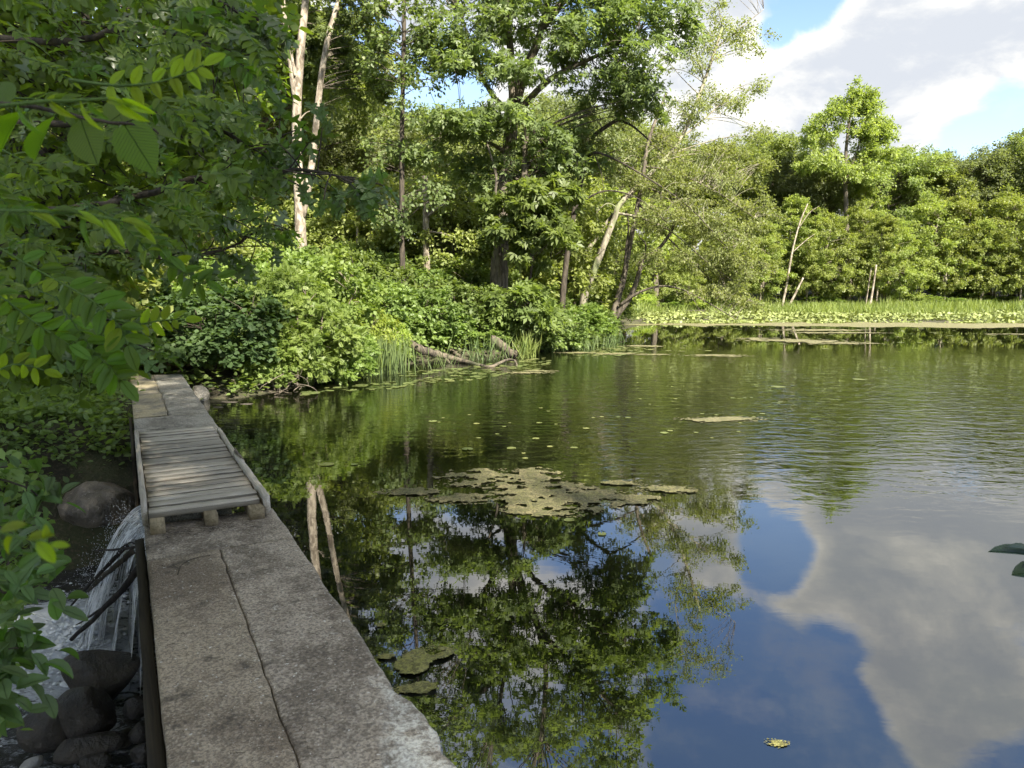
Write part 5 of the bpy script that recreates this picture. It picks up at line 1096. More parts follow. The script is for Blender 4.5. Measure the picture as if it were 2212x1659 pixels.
S('mid', 1245, 24.4, 720, 1.8, 'low dark shrub at the water under the greyish fine shrub')
S('light', 1210, 29, 590, 3.0, 'bright shrub seen between the maple and the leaning trunks')
S('light', 1300, 33, 620, 3.2, 'bright shrub seen between the leaning trunks')
for k, (kd, u, y, tv, wd) in enumerate((('light', 620, 20, 540, 3.2), ('light', 720, 22, 535, 3.4), ('mid', 810, 22, 545, 3.4), ('mid', 900, 23.5, 560, 3.4), ('light', 960, 25, 555, 3.6), ('mid', 1040, 26, 570, 3.2), ('light', 560, 22, 500, 3.4), ('mid', 430, 18, 560, 3.0), ('light', 340, 17.2, 590, 2.8), ('light', 860, 21, 640, 2.4), ('mid', 1130, 25.5, 600, 3.0), ('light', 640, 28.5, 520, 3.4), ('mid', 780, 25, 520, 3.6), ('light', 480, 24, 520, 3.6))):
    S(kd, u, y, tv, wd, SLOPE[k], group='shrubs on the slope of the wooded bank')
S('mid', 245, 16.9, 640, 2.6, 'leafy shrub beyond the leaf-strewn path'); S('light', 310, 16.2, 655, 1.7, 'light shrub right of the path behind the tall flower stalk'); S('mid', 150, 14.0, 700, 2.4, 'dark shrub left of the path')
for k, (u, y, tv, wd) in enumerate(((60, 12.0, 740, 2.2), (-60, 11.0, 700, 2.4), (130, 11.4, 800, 1.6))):
    S('mid', u, y, tv, wd, ('shaded shrub under the hanging branches on the stream bank', 'shaded shrub cut by the edge of the view on the stream bank', 'small shaded shrub just left of the far end of the dam')[k], group='shaded shrubs on the far bank of the stream')
for k, (u, y, tv, wd, kd) in enumerate(((1420, 56, 640, 4, 'light'), (1500, 57, 636, 4.4, 'yellow'), (1590, 57, 640, 4, 'light'), (1680, 58, 642, 4, 'mid'), (1760, 58, 640, 4.6, 'light'), (1830, 58.5, 645, 4, 'mid'), (1960, 58, 636, 5, 'light'), (2010, 58, 640, 4, 'light'), (2080, 59, 632, 5, 'light'), (2150, 59, 640, 4.4, 'mid'), (2205, 58.5, 640, 4.4, 'light'), (1370, 52, 630, 4, 'yellow'))):
    S(kd, u, y, tv, wd, FARL[k], group='low shrubs behind the marsh grass')

# undergrowth
def cover(name, label, pts, h, tmpl, size, m, seed, per=7, upn=.9, cat='undergrowth', stemm=None):
    r_ = rk(seed); x, y = pts; n = len(x); z = ground_z(x, y); hh = h*(.35+.9*fbm(x*1.1, y*1.1, 3, seed))*(.6+.7*r_.random(n))
    xx = np.repeat(x, per)+r_.normal(size=n*per)*size*1.1; yy = np.repeat(y, per)+r_.normal(size=n*per)*size*1.1; zz = np.repeat(z, per)+np.repeat(hh, per)*(.25+.75*r_.random(n*per))
    d = r_.normal(size=(n*per, 3)); d[:, 2] = .1+.3*d[:, 2]; nn = r_.normal(size=(n*per, 3))*.5; nn[:, 2] += upn
    g = Geo(); place_leaves(g, tmpl, np.stack([xx, yy, zz], -1), d, nn, size*(.6+.8*r_.random(n*per)), np.clip(np.repeat(r_.random(n), per)*.5+r_.random(n*per)*.5, 0, 1))
    return tag(obj(name, g.mesh(name, m), kind='stuff'), label, cat)
def scatter(n, box_, test, seed):
    r_ = rk(seed); x = r_.uniform(box_[0], box_[1], n); y = r_.uniform(box_[2], box_[3], n); k = test(x, y); return x[k], y[k]
x, y = scatter(9000, (-9, 8, 12.5, 36), lambda x, y: (pond_sd(x, y) > .05) & (np.hypot((x+8.0)/1.5, (y-15.2)/2.9) > 1), 51)
cover('undergrowth', 'leafy undergrowth covering the wooded bank between the shrubs', (x, y), .75, OVAL, .13, M['shrub_mid'], 52, 6)
def stf(x, y): return st_of(x, y)
x, y = scatter(9500, (-13, -3, 6.6, 15), lambda x, y: (stf(x, y)[1] < -.06) & (stf(x, y)[0] > 5.2+1.0*vnoise(x*1.5, y*1.5, 3)) & (ground_z(x, y) > -1.04) & (np.hypot(x+4.85, y-8.0) > .62) & (np.hypot((x+8.0)/1.3, (y-15.2)/2.4) > 1), 53)
cover('ground_cover', 'dense leafy ground cover on the bank left of the far slab', (x, y), .30, OVAL, .085, M['ground_leaf'], 54, 6)
x, y = scatter(1500, (-10, -4, 8, 13), lambda x, y: (stf(x, y)[1] < -.05) & (stf(x, y)[1] > -1.9) & (stf(x, y)[0] > 8.4), 55)
g = Geo(); xx = np.repeat(x, 14)+rs.normal(size=len(x)*14)*.05; yy = np.repeat(y, 14)+rs.normal(size=len(x)*14)*.05; blades(g, xx, yy, ground_z(xx, yy)-.01, rs.uniform(.06, .20, len(xx)), rs, .007, .45)
tag(obj('grass', g.mesh('grass', M['shrub_light']), kind='stuff'), 'soft grass along the edge of the far slab', 'grass')
x, y = scatter(5200, (-8, .5, -2, 7.5), lambda x, y: (stf(x, y)[1] < -2.9), 56)
cover('bank_cover', 'shaded ground cover on the near bank of the stream', (x, y), .5, OVAL, .10, M['ground_leaf'], 57, 5)
# dead leaves on the path
x, y = scatter(1700, (-9.8, -6.2, 12.6, 18), lambda x, y: np.hypot((x+8.0)/1.45, (y-15.2)/2.7) < 1, 58)
g = Geo(); nn = rs.normal(size=(len(x), 3))*.35; nn[:, 2] += 1; dd = rs.normal(size=(len(x), 3)); dd[:, 2] *= .15
place_leaves(g, OVAL, np.stack([x, y, ground_z(x, y)+.03], -1), dd, nn, rs.uniform(.05, .11, len(x)), rs.random(len(x)))
tag(obj('fallen_leaves', g.mesh('fallen_leaves', M['dry_leaf']), kind='stuff'), 'dry brown leaves on the path beyond the dam', 'dead leaves')
# reeds
rd = empty('reed_clump', (0, 0, 0)); c = G(805, 802, 0); rd.location = tuple(c); tag(rd, 'upright clump of thin bluish green reeds at the end of the shrubs', 'reeds')
g = Geo(); n = 900; x = c.x+rs.normal(size=n)*.36; y = c.y+rs.normal(size=n)*.35; blades(g, x-c.x, y-c.y, np.full(n, -.05), rs.uniform(.55, 1.0, n), rs, .014, .08); obj('stems', g.mesh('stems', M['reed']), rd, kind='stuff')
rd = empty('reed_clump', tuple(G(752, 812, 0))); c = rd.location; tag(rd, 'paler shorter reeds leaning beside the feathery shrub', 'reeds')
g = Geo(); n = 380; blades(g, rs.normal(size=n)*.3, rs.normal(size=n)*.25, np.full(n, -.05), rs.uniform(.45, .8, n), rs, .014, .14); obj('stems', g.mesh('stems', M['marsh_grass']), rd, kind='stuff')
for lb, u, v_, n, h, sp_, wd in (('tuft of bright grass in the water behind the broken log', 1137, 772, 140, .75, .16, .016), ('sparse bent rushes standing in the lily pads before the short log', 1045, 778, 60, .8, .45, .012), ('sparse rushes in front of the long fallen log', 930, 795, 50, .6, .45, .012), ('grass growing at the foot of the forked waterside tree', 1310, 738, 160, .5, .3, .014), ('grassy fringe along the water right of the broken log', 1230, 752, 260, .5, .7, .016), ('low grass at the water under the lichen-covered tree', 1180, 757, 160, .45, .5, .016)):
    c = G(u, v_, 0); o = empty('grass_tuft', tuple(c)); tag(o, lb, 'grass tuft'); g = Geo(); blades(g, rs.normal(size=n)*sp_, rs.normal(size=n)*sp_*.5, np.full(n, -.04), h*rs.uniform(.6, 1.2, n), rs, wd, .35); obj('blades', g.mesh('blades', M['marsh_grass'] if 'bright' in lb else M['reed']), o, kind='stuff')
# tall flower stalk by the path
c = np.array(D(305, 792, 14.0)); c[2] = gz(c[0], c[1]); o = empty('tall_weed', tuple(c)); tag(o, 'tall weed with broad pale leaves and a thin flower spike beside the path', 'plant')
g = Geo(); tube(g, [(0, 0, 0), (.01, 0, .5), (0, .01, 1.0), (.0, 0, 1.32)], [.014, .011, .009, .004], 6); obj('stem', g.mesh('stem', M['green_stem'], True), o)
WL = (np.array([[0, 0, 0], [-.13, .25, .06], [-.15, .6, .05], [0, 1, -.25], [.15, .6, .05], [.13, .25, .06], [0, .5, .02]]), [np.array([[0, 6, 2, 1], [6, 3, 2, 2]])[:1], np.array([[0, 5, 4, 6], [6, 4, 3, 2]])])
for k in range(14):
    g = Geo(); a = k*2.4; zz_ = .06+k*.055; L = .34*(1-k*.045); place_leaves(g, WL, np.array([[0, 0, zz_]]), np.array([[math.cos(a), math.sin(a), .35]]), np.array([[0, 0, 1.0]]), np.array([L]), np.array([.8])); obj('leaf', g.mesh('leaf', M['shrub_light']), o)
g = Geo(); tube(g, [(0, 0, 1.0), (0, 0, 1.15), (.0, 0, 1.36)], [.02, .022, .006], 7, rs, .4); obj('flower_spike', g.mesh('flower_spike', M['shrub_yellow'], True), o)
g = Geo(); p_ = D(245, 768, 14.2); zz_ = gz(p_.x, p_.y)+.03; tube(g, [(p_.x, p_.y, zz_), (p_.x-.04, p_.y+.03, zz_+.05), (p_.x-.09, p_.y+.04, zz_+.12)], [.014, .016, .012], 6)
m, t, o2 = mat('white_wood'); p = t.new('ShaderNodeBsdfPrincipled', i_Base_Color=(.62, .60, .55), i_Roughness=.7); t.l.new(p.outputs[0], o2.inputs[0])
tag(obj('white_stick', g.mesh('white_stick', m, True)), 'short white peeled stick lying on the path', 'stick')
# tangle of bare twigs under the feathery shrub
c = G(575, 850, .0); o = empty('bare_twigs', tuple(c)); tag(o, 'tangle of bare grey twigs hanging over the water under the shrubs', 'twigs'); g = Geo()
for k in range(90):
    a = rs.normal(size=3)*[.35, .2, .12]+[0, .25, .22]; b = a+rs.normal(size=3)*[.3, .2, .18]; b[2] = max(b[2], .01); tube(g, curve(a, (a+b)/2+rs.normal(size=3)*.12, b, 6), np.linspace(.008, .003, 6), 3, cap=False)
obj('twigs', g.mesh('twigs', M['twig'], True), o, kind='stuff')

# ---------------------------------------------------------------- overhanging foliage near the camera
def outline_leaf(name, half, m, curl=.12, fold=.10, ribs=True, wave=.0):
    """leaf blade from the outline of one half [(x, y)...]; folded along the midrib, drooping at the tip"""
    H = np.array(half, float); n = len(H)
    def zf(x, y): return fold*np.abs(x)*1.2-curl*y*y+wave*np.sin(y*14)*np.abs(x)
    L = np.stack([-H[:, 0], H[:, 1], zf(H[:, 0], H[:, 1])], -1); R_ = np.stack([H[:, 0], H[:, 1], zf(H[:, 0], H[:, 1])], -1)
    mid = np.stack([np.zeros(n), H[:, 1], zf(np.zeros(n), H[:, 1])], -1)
    v = np.concatenate([mid, L, R_]); q = []
    for i in range(n-1): q += [[i, i+1, n+i+1, n+i], [i+1, i, 2*n+i, 2*n+i+1]]
    g = Geo(); g.add(v, [np.array(q)], .5)
    tube(g, [(0, -.16, -.01), (0, -.05, .0), (0, .02, .001)], .008, 4)
    me = g.mesh(name, m); return me
OAKH = [(.0, 0), (.05, .06), (.07, .13), (.20, .20), (.22, .25), (.09, .30), (.08, .36), (.27, .46), (.30, .53), (.22, .55), (.10, .55), (.10, .62), (.26, .74), (.25, .80), (.12, .78), (.09, .84), (.10, .93), (.0, 1.0)]
ELMH = [(.0, 0)]+[((.335*math.sin(math.pi*min(1, (y*.93+.05))**.80)**.8)+(.016 if i % 2 else -.010), y) for i, y in enumerate(np.linspace(.03, .95, 27))]+[(.0, 1.04)]
OVH = [(.0, 0), (.10, .08), (.19, .22), (.235, .42), (.22, .62), (.15, .82), (.06, .95), (.0, 1.0)]
LNH = [(.0, 0), (.06, .08), (.11, .25), (.135, .45), (.12, .65), (.075, .85), (.0, 1.0)]
# veined blade for the big serrated leaves
def veined(name, c0, vein, trans=.6, tcol=(1.6, 1.7, .25)):
    m, t, o = mat(name); tc = t.new('ShaderNodeTexCoord').outputs['Object']; sp = t.new('ShaderNodeSeparateXYZ', i_0=tc)
    ax = t.math('ABSOLUTE', sp.outputs[0]); w_ = t.math('SUBTRACT', t.math('MULTIPLY', sp.outputs[1], 15.0), t.math('MULTIPLY', ax, 13.0))
    fr_ = t.math('PINGPONG', w_, .5); side = t.mr(fr_, .07, .0); midv = t.mr(ax, .014, .004); vn = t.math('MAXIMUM', side, midv)
    oi = t.new('ShaderNodeObjectInfo').outputs['Random']
    hs = t.new('ShaderNodeHueSaturation', i_Color=t.mix(t.math('MULTIPLY', vn, .75), c0, vein), i_Value=t.mr(oi, 0, 1, .75, 1.3, False), i_Hue=t.mr(oi, 0, 1, .49, .51, False)); col = hs.outputs[0]
    p = t.new('ShaderNodeBsdfPrincipled', i_Base_Color=col, i_Roughness=.42); tr = t.new('ShaderNodeBsdfTranslucent', i_Color=t.mix(1.0, col, tcol, 'MULTIPLY'))
    b = t.new('ShaderNodeBump', i_Height=t.math('SUBTRACT', 1.0, vn)); b.inputs['Distance'].default_value = .02; t.l.new(b.outputs[0], p.inputs['Normal'])
    mx = t.new('ShaderNodeMixShader', i_0=trans); t.l.new(p.outputs[0], mx.inputs[1]); t.l.new(tr.outputs[0], mx.inputs[2]); t.l.new(mx.outputs[0], o.inputs[0]); return m
M['elm'] = veined('serrated_leaf', (.12, .20, .014), (.045, .090, .008))
M['elm_bright'] = veined('bright_leaflet', (.26, .36, .018), (.20, .29, .016), .62)
M['elm_mid'] = veined('green_leaflet', (.105, .195, .020), (.070, .140, .014), .55)
M['oak_blade'] = veined('oak_blade', (.095, .155, .042), (.13, .20, .06), .45, (1.6, 1.8, .35))
rf = np.random.default_rng(91); rr_ = random.Random(91)
oak_m = [outline_leaf('leaf', [(x*(1+.12*rr_.uniform(-1, 1)), y) for x, y in OAKH], M['oak_blade'], rr_.uniform(.1, .35), rr_.uniform(.05, .5), wave=.12) for _ in range(6)]
elm_m = [outline_leaf('leaf', ELMH, M['elm'], c, f) for c, f in ((.06, .10), (.18, .3), (.12, .2))]
ovb_m = [outline_leaf('leaf', OVH, M['elm_bright'], c, f) for c, f in ((.1, .2), (.25, .5))]
ov_m = [outline_leaf('leaf', OVH, M['elm_mid'], c, f) for c, f in ((.1, .2), (.3, .5), (.2, .8))]
ln_m = [outline_leaf('leaf', LNH, M['elm_bright'], .35, .6), outline_leaf('leaf', LNH, M['elm_mid'], .4, .7)]
def orient(d, n):
    d = Vector(d).normalized(); n = Vector(n); n = (n-n.dot(d)*d); n = n.normalized() if n.length > 1e-5 else Vector((0, 0, 1)); x = d.cross(n)
    return Matrix((x, d, n)).transposed().to_quaternion()
def add_leaf(me, parent, p, d, n, size):
    o = obj('leaf', me, parent, tuple(p)); o.rotation_mode = 'QUATERNION'; o.rotation_quaternion = orient(d, n); o.scale = (size,)*3; return o
def branch(root, pts, r0, r1, m, n=18, sides=7, name='branch'):
    o_ = np.array(root.location); P = smooth_path([np.array(D(*p))-o_ for p in pts], n); P = P+rf.normal(size=P.shape)*r0*.25; g = Geo(); tube(g, P, np.linspace(r0, r1, n), sides, rf, .12)
    return obj(name, g.mesh(name, m, True), root), P
def in_poly(poly, x, y):
    c = False
    for i in range(len(poly)):
        a, b = poly[i], poly[i-1]
        if (a[1] > y) != (b[1] > y) and x < (b[0]-a[0])*(y-a[1])/(b[1]-a[1])+a[0]: c = not c
    return c

# oak whose boughs hang across the top of the view
B = np.array([-6.2, 5.2, 0.3]); oak = empty('oak_tree', tuple(B)); tag(oak, 'oak tree whose lobed leaves hang over the water beside the dam', 'tree')
g = Geo(); tube(g, smooth_path([(0, 0, -1), (.1, .1, 1.5), (.3, 0, 3.2), (.2, -.2, 5), (.0, 0, 7.5)], 16), np.linspace(.24, .10, 16), 12, rf, .15); obj('trunk', g.mesh('trunk', M['bark_dark'], True), oak)
OB = [([(-260, 330, 5.0), (0, 440, 4.4), (200, 445, 4.1), (400, 392, 3.9), (560, 372, 3.8), (680, 370, 3.7), (765, 388, 3.6)], .028, .004),
      ([(-260, 200, 5.0), (60, 270, 4.6), (300, 250, 4.3), (430, 265, 4.1), (530, 310, 4.0), (590, 322, 3.9)], .026, .004),
      ([(-260, 420, 5.0), (40, 560, 4.6), (240, 545, 4.6), (400, 560, 4.6), (520, 520, 4.7), (580, 470, 4.7)], .022, .004),
      ([(-260, 60, 4.8), (100, 90, 4.3), (300, 60, 4.1), (420, 90, 3.9), (530, 140, 3.8)], .026, .004),
      ([(-260, -100, 4.6), (100, -60, 4.2), (330, -60, 4.0), (450, -10, 3.9), (540, 40, 3.8)], .024, .004),
      ([(-260, 480, 4.6), (-20, 620, 4.0), (150, 660, 3.7), (250, 720, 3.5)], .018, .004)]
objs_leaf = 0; cand = []
for bi, (pts, r0, r1) in enumerate(OB):
    bo, P = branch(oak, pts, r0, r1, M['twig_dark'], 26)
    for k in range(len(P)-1):
        if k < 4: continue
        for _ in range(2 if k < 22 else 3):
            # a twig with a rosette of leaves at its end
            p0 = P[k]+(P[k+1]-P[k])*rf.random(); dr = nrm((P[k+1]-P[k])[None])[0]; tw = dr*.6+rf.normal(size=3)*.55; tw[2] = tw[2]*.7-.15; tw = nrm(tw[None])[0]; L = rf.uniform(.06, .26)
            p1 = p0+tw*L; cand.append((bi, bo, p0, p1, tw))
gtw = Geo(); gst = Geo(); rest = []
for bi, bo, p0, p1, tw in cand:
    tube(gtw, curve(p0, (p0+p1)/2+rf.normal(size=3)*.015, p1, 4), [.005, .004, .004, .003], 4, cap=False)
    for q in range(rf.integers(3, 6)):
        d = tw*.7+rf.normal(size=3)*.6; d[2] -= .45; n = rf.normal(size=3)*.6+np.array([0, -.25, .9]); sz = rf.uniform(.10, .17); rest.append((bi, bo, p1, d, n, sz))
obj('twigs', gtw.mesh('twigs', M['twig_dark'], True), oak, kind='stuff')
rest.sort(key=lambda r: -(r[5]/((B[1]+r[2][1])))*(1.0 if r[0] in (0, 1) else .8 if r[0] in (2, 5) else .7))
for r in rest[:290]: add_leaf(oak_m[rr_.randrange(6)], r[1], *r[2:])
def join_leaves(name, parent, items, meshes, m):
    """the smaller leaves past the limit, as one part"""
    g = Geo()
    cache = []
    for me in meshes:
        v = np.zeros(len(me.vertices)*3, dtype=np.float32); me.vertices.foreach_get('co', v); fs = {}
        for pl_ in me.polygons: fs.setdefault(len(pl_.vertices), []).append(list(pl_.vertices))
        cache.append((v.reshape(-1, 3), [np.array(f) for f in fs.values()]))
    for it in items:
        p, d, n, sz = it; q = np.array(orient(d, n).to_matrix()); v, f = cache[rr_.randrange(len(cache))]; g.add(v@q.T*sz+np.asarray(p), f, rr_.random())
    me = g.mesh(name, m); 
    return obj(name, me, parent, kind='stuff')
join_leaves('foliage', oak, [r[2:] for r in rest[290:]], oak_m, M['oak_leaf'])

# sapling with large serrated leaves and long bright drooping leaves, very close
B = np.array([-3.4, 1.2, -.6]); elm = empty('serrated_leaf_sapling', tuple(B)); tag(elm, 'sapling with the largest serrated leaves, closest at the upper left', 'sapling')
g = Geo(); tube(g, smooth_path([(0, 0, -.4), (.05, .05, 1.2), (.1, .1, 2.2), (.1, .15, 3.6)], 12), np.linspace(.03, .015, 12), 7, rf, .1); obj('stem', g.mesh('stem', M['twig_dark'], True), elm)
b1, P = branch(elm, [(-400, 180, 1.5), (-150, 215, 1.55), (60, 228, 1.6), (200, 258, 1.6), (290, 270, 1.6), (345, 287, 1.62)], .007, .0025, M['twig_dark'], 20, 6)
o_ = B
def lf(u, v, y, u2, v2, y2, meshes, parent, root, face=(0.1, -1, .35), size=None):
    p = np.array(D(u, v, y)); q = np.array(D(u2, v2, y2)); add_leaf(meshes[rr_.randrange(len(meshes))], parent, p-np.array(root.location), q-p, face, np.linalg.norm(q-p) if size is None else size)
lf(268, 268, 1.6, 330, 368, 1.56, elm_m[:1], b1, elm)
lf(175, 258, 1.62, 205, 350, 1.56, elm_m[:1], b1, elm, (-.1, -1, .2))
for u, v, u2, v2 in ((120, 250, 60, 330), (60, 240, -20, 300), (240, 262, 300, 215), (330, 290, 405, 300), (10, 232, -60, 180)): lf(u, v, 1.62, u2, v2, 1.7, elm_m, b1, elm, (rr_.uniform(-.6, .6), -.6, .8))
b2, P = branch(elm, [(-300, 260, 1.15), (-60, 240, 1.12), (60, 222, 1.1), (180, 216, 1.1), (250, 216, 1.1), (310, 235, 1.1)], .004, .0015, M['green_stem'], 16, 6)
for u, v, u2, v2, mm in ((40, 226, 60, 295, ln_m[1:]), (105, 215, 140, 255, ln_m[:1]), (175, 217, 195, 285, ln_m[:1]), (190, 218, 208, 255, ln_m[1:]), (245, 214, 295, 265, ln_m[:1]), (262, 216, 315, 240, ln_m[:1]), (-20, 235, -40, 300, ln_m[1:]), (230, 216, 268, 222, ln_m[:1])): lf(u, v, 1.1, u2, v2, 1.08, mm, b2, elm, (-.9, -.3, .3))
b3, P = branch(elm, [(-300, 420, 1.2), (-80, 450, 1.15), (60, 455, 1.1), (170, 462, 1.1), (260, 478, 1.1), (330, 492, 1.12)], .004, .0015, M['green_stem'], 16, 6)
for u, v, u2, v2, mm in ((60, 456, 120, 470, ln_m[:1]), (110, 458, 160, 440, ln_m[1:]), (150, 462, 215, 468, ln_m[:1]), (185, 465, 175, 520, ln_m[1:]), (225, 472, 262, 520, ln_m[:1]), (260, 478, 320, 478, ln_m[:1]), (290, 485, 330, 510, ln_m[:1]), (20, 454, -10, 505, ln_m[1:])): lf(u, v, 1.1, u2, v2, 1.08, mm, b3, elm, (-.2, -.5, .8))

# sapling with rows of oval leaflets
B = np.array([-3.2, 1.9, -.7]); loc_ = empty('compound_leaf_sapling', tuple(B)); tag(loc_, 'sapling with feathered rows of oval leaflets hanging down the left side', 'sapling')
g = Geo(); tube(g, smooth_path([(0, 0, -.4), (.05, .05, 1.2), (.0, .1, 2.4), (.1, .15, 4)], 12), np.linspace(.035, .015, 12), 7, rf, .1); obj('stem', g.mesh('stem', M['twig_dark'], True), loc_)
nleaf = [0]; late = []
def frond(pts, n, size, meshes, root=loc_, face=(0, -.5, .85), r=.003, tip=True, as_obj=True, jitter=.3):
    o_ = np.array(root.location); P = smooth_path([np.array(D(*p))-o_ for p in pts], 14); g = Geo(); tube(g, P, np.linspace(r, r*.4, 14), 4, rf, .1)
    fr_ = obj('frond', g.mesh('frond', M['green_stem'], True), root)
    for k in range(n):
        tt = (.22+.78*k/n)*12.9; i = int(tt); p = P[i]+(P[i+1]-P[i])*(tt-i); d0 = nrm((P[i+1]-P[i])[None])[0]; f_ = np.array(face)+rf.normal(size=3)*jitter; s_ = nrm(np.cross(d0, f_)[None])[0]
        for sg in (-1, 1):
            d = d0*.55+s_*sg; sz = size*(1-.35*abs(k/n-.45))*rf.uniform(.85, 1.15)
            if as_obj and nleaf[0] < 290: add_leaf(meshes[rr_.randrange(len(meshes))], fr_, p, d, f_+rf.normal(size=3)*.25, sz); nleaf[0] += 1
            else: late.append((p, d, f_, sz))
    if tip:
        if as_obj: add_leaf(meshes[0], fr_, P[-1], P[-1]-P[-3], face, size); nleaf[0] += 1
    return fr_
frond([(150, 172, 1.35), (250, 185, 1.32), (340, 178, 1.3), (410, 155, 1.28), (440, 140, 1.28)], 6, .042, ovb_m, face=(.1, -1, .3), jitter=.1)
frond([(330, 590, 1.9), (360, 560, 1.9), (400, 590, 1.9), (430, 612, 1.9), (470, 600, 1.92)], 6, .052, ov_m+ovb_m[:1], face=(.1, -1, .3))
frond([(250, 690, 1.9), (300, 700, 1.9), (350, 692, 1.9), (400, 690, 1.9)], 5, .045, ovb_m, face=(.1, -1, .3))
frond([(-60, 500, 1.7), (40, 560, 1.7), (130, 610, 1.68), (200, 650, 1.66), (255, 700, 1.66), (275, 745, 1.66)], 10, .065, ov_m+ovb_m[:1], face=(.3, -.8, .6))
frond([(120, 640, 1.7), (160, 700, 1.7), (200, 755, 1.68), (235, 790, 1.66), (262, 822, 1.66)], 8, .062, ov_m, face=(.4, -.8, .5))
frond([(-80, 600, 1.6), (0, 640, 1.6), (80, 700, 1.6), (150, 745, 1.62)], 8, .055, ov_m, face=(.2, -.8, .6))
frond([(-40, 820, 1.7), (20, 790, 1.7), (60, 790, 1.7), (95, 800, 1.7)], 4, .045, ovb_m, face=(.2, -.8, .6))
frond([(-60, 700, 1.9), (40, 740, 1.9), (120, 750, 1.9), (180, 730, 1.9)], 7, .055, ov_m, face=(.2, -.8, .6))
REG = [(-120, -80), (590, -60), (600, 90), (612, 190), (560, 250), (600, 330), (600, 430), (540, 500), (470, 500), (420, 560), (330, 590), (270, 650), (215, 700), (120, 760), (-120, 800)]
cnt = 0
while cnt < 70:
    u, v = rf.uniform(-100, 600), rf.uniform(-60, 760)
    if not in_poly(REG, u, v): continue
    y = rf.uniform(1.7, 3.0); a = rf.uniform(-.2, 1.25); L = rf.uniform(110, 190)*1.8/y
    u2, v2 = u+math.cos(a)*L, v+math.sin(a)*L
    if not in_poly(REG, u2, v2): continue
    frond([(u, v, y), ((u+u2)/2, (v+v2)/2-12, y-.03), (u2, v2, y-.02)], 8, rf.uniform(.032, .056), ov_m, as_obj=cnt < 18, face=(rf.uniform(-.5, .6), -.6, .8)); cnt += 1
join_leaves('foliage', loc_, late, ov_m, M['near_leaf'])

# thick mass of smaller leaves behind them
def cloud(name, label, cat, base, stems, poly, n, dr, per, leafspec, m, seed, clump_r=.3, bark='bark_dark', edge_drop=0, **kw):
    r_ = rk(seed); cs = []
    us = [p[0] for p in poly]; vs_ = [p[1] for p in poly]
    while len(cs) < n:
        u, v = r_.uniform(min(us), max(us)), r_.uniform(min(vs_), max(vs_))
        if in_poly(poly, u, v): cs.append(np.array(D(u, v, r_.uniform(*dr)))-base)
    cs = np.array(cs); bl = [(c, (.01, .01, .01), 1) for c in cs]
    st = [([(0, 0, 0)]+loc_pts(base, pts), r0, r1) for pts, r0, r1 in stems]
    return tag(build_tree(name, tuple(base), st, bl, leafspec, M[bark], M[m], seed, clump_r=clump_r, per=per, **kw), label, cat)
B = np.array([-8.6, 6.4, .3])
cloud('beech_tree', 'tree with dense small dark leaves filling the upper left behind the oak boughs', 'tree', B,
    [([(120, 560, 6.8), (150, 480, 6.8), (140, 380, 6.8), (160, 200, 6.8), (200, -100, 6.8)], .09, .05), ([(140, 300, 6.8), (300, 200, 6.4), (450, 150, 6.2)], .05, .02), ([(150, 480, 6.8), (300, 420, 6.4), (450, 400, 6.2)], .05, .02)],
    [(-150, -120), (550, -120), (555, 60), (560, 180), (510, 260), (540, 330), (520, 420), (430, 470), (360, 510), (270, 550), (220, 590), (-150, 640)], 330, (4.8, 8.5), 62, (OVAL, .095), 'near_leaf', 71, clump_r=.36, flat=.6, droop=.4, limb=.014, twig_lines=2, attach_low=.2)
B = np.array([-7.6, 5.2, -.2])
cloud('hanging_shrub', 'dark leafy branches hanging low over the stream bank beside the dam', 'shrub', B,
    [([(0, 640, 4.8), (100, 660, 4.6), (200, 680, 4.5)], .02, .01), ([(-100, 560, 4.8), (60, 600, 4.6)], .02, .01)],
    [(-150, 560), (200, 590), (300, 640), (250, 720), (200, 770), (120, 790), (-150, 800)], 90, (3.6, 5.8), 46, (OVAL, .075), 'near_leaf', 72, clump_r=.24, flat=.6, droop=.45, limb=.01, twig_lines=2)
B = np.array([-5.2, 4.6, 4.2])
# high canopy of the oak above the frame: it shades the dam and is mirrored in the water beside it
r_ = rk(73); cs = np.stack([r_.uniform(-8.5, -1.2, 95), r_.uniform(1.5, 8.5, 95), r_.uniform(5.2, 8.6, 95)], -1); cs = cs[(cs[:, 2] > 2.05+.50*cs[:, 1]+.2)][:60]
hc = build_tree('oak_crown', (-6.2, 5.2, 0), [([(0, 0, 5), (.4, -.4, 6.5), (.8, -.8, 8)], .10, .05)], [(c-np.array([-6.2, 5.2, 0]), (.01,)*3, 1) for c in cs], (OVAL, .13), M['bark_dark'], M['maple_leaf'], 73, clump_r=.55, per=90, flat=.5, limb=.02, twig_lines=3)
for ch in list(hc.children):
    ch.parent = oak; ch.location = (0, 0, -.3); ch.name = {'trunk': 'upper_trunk', 'branches': 'upper_branches', 'crown': 'crown'}.get(ch.name.split('.')[0], 'crown')
bpy.data.objects.remove(hc)

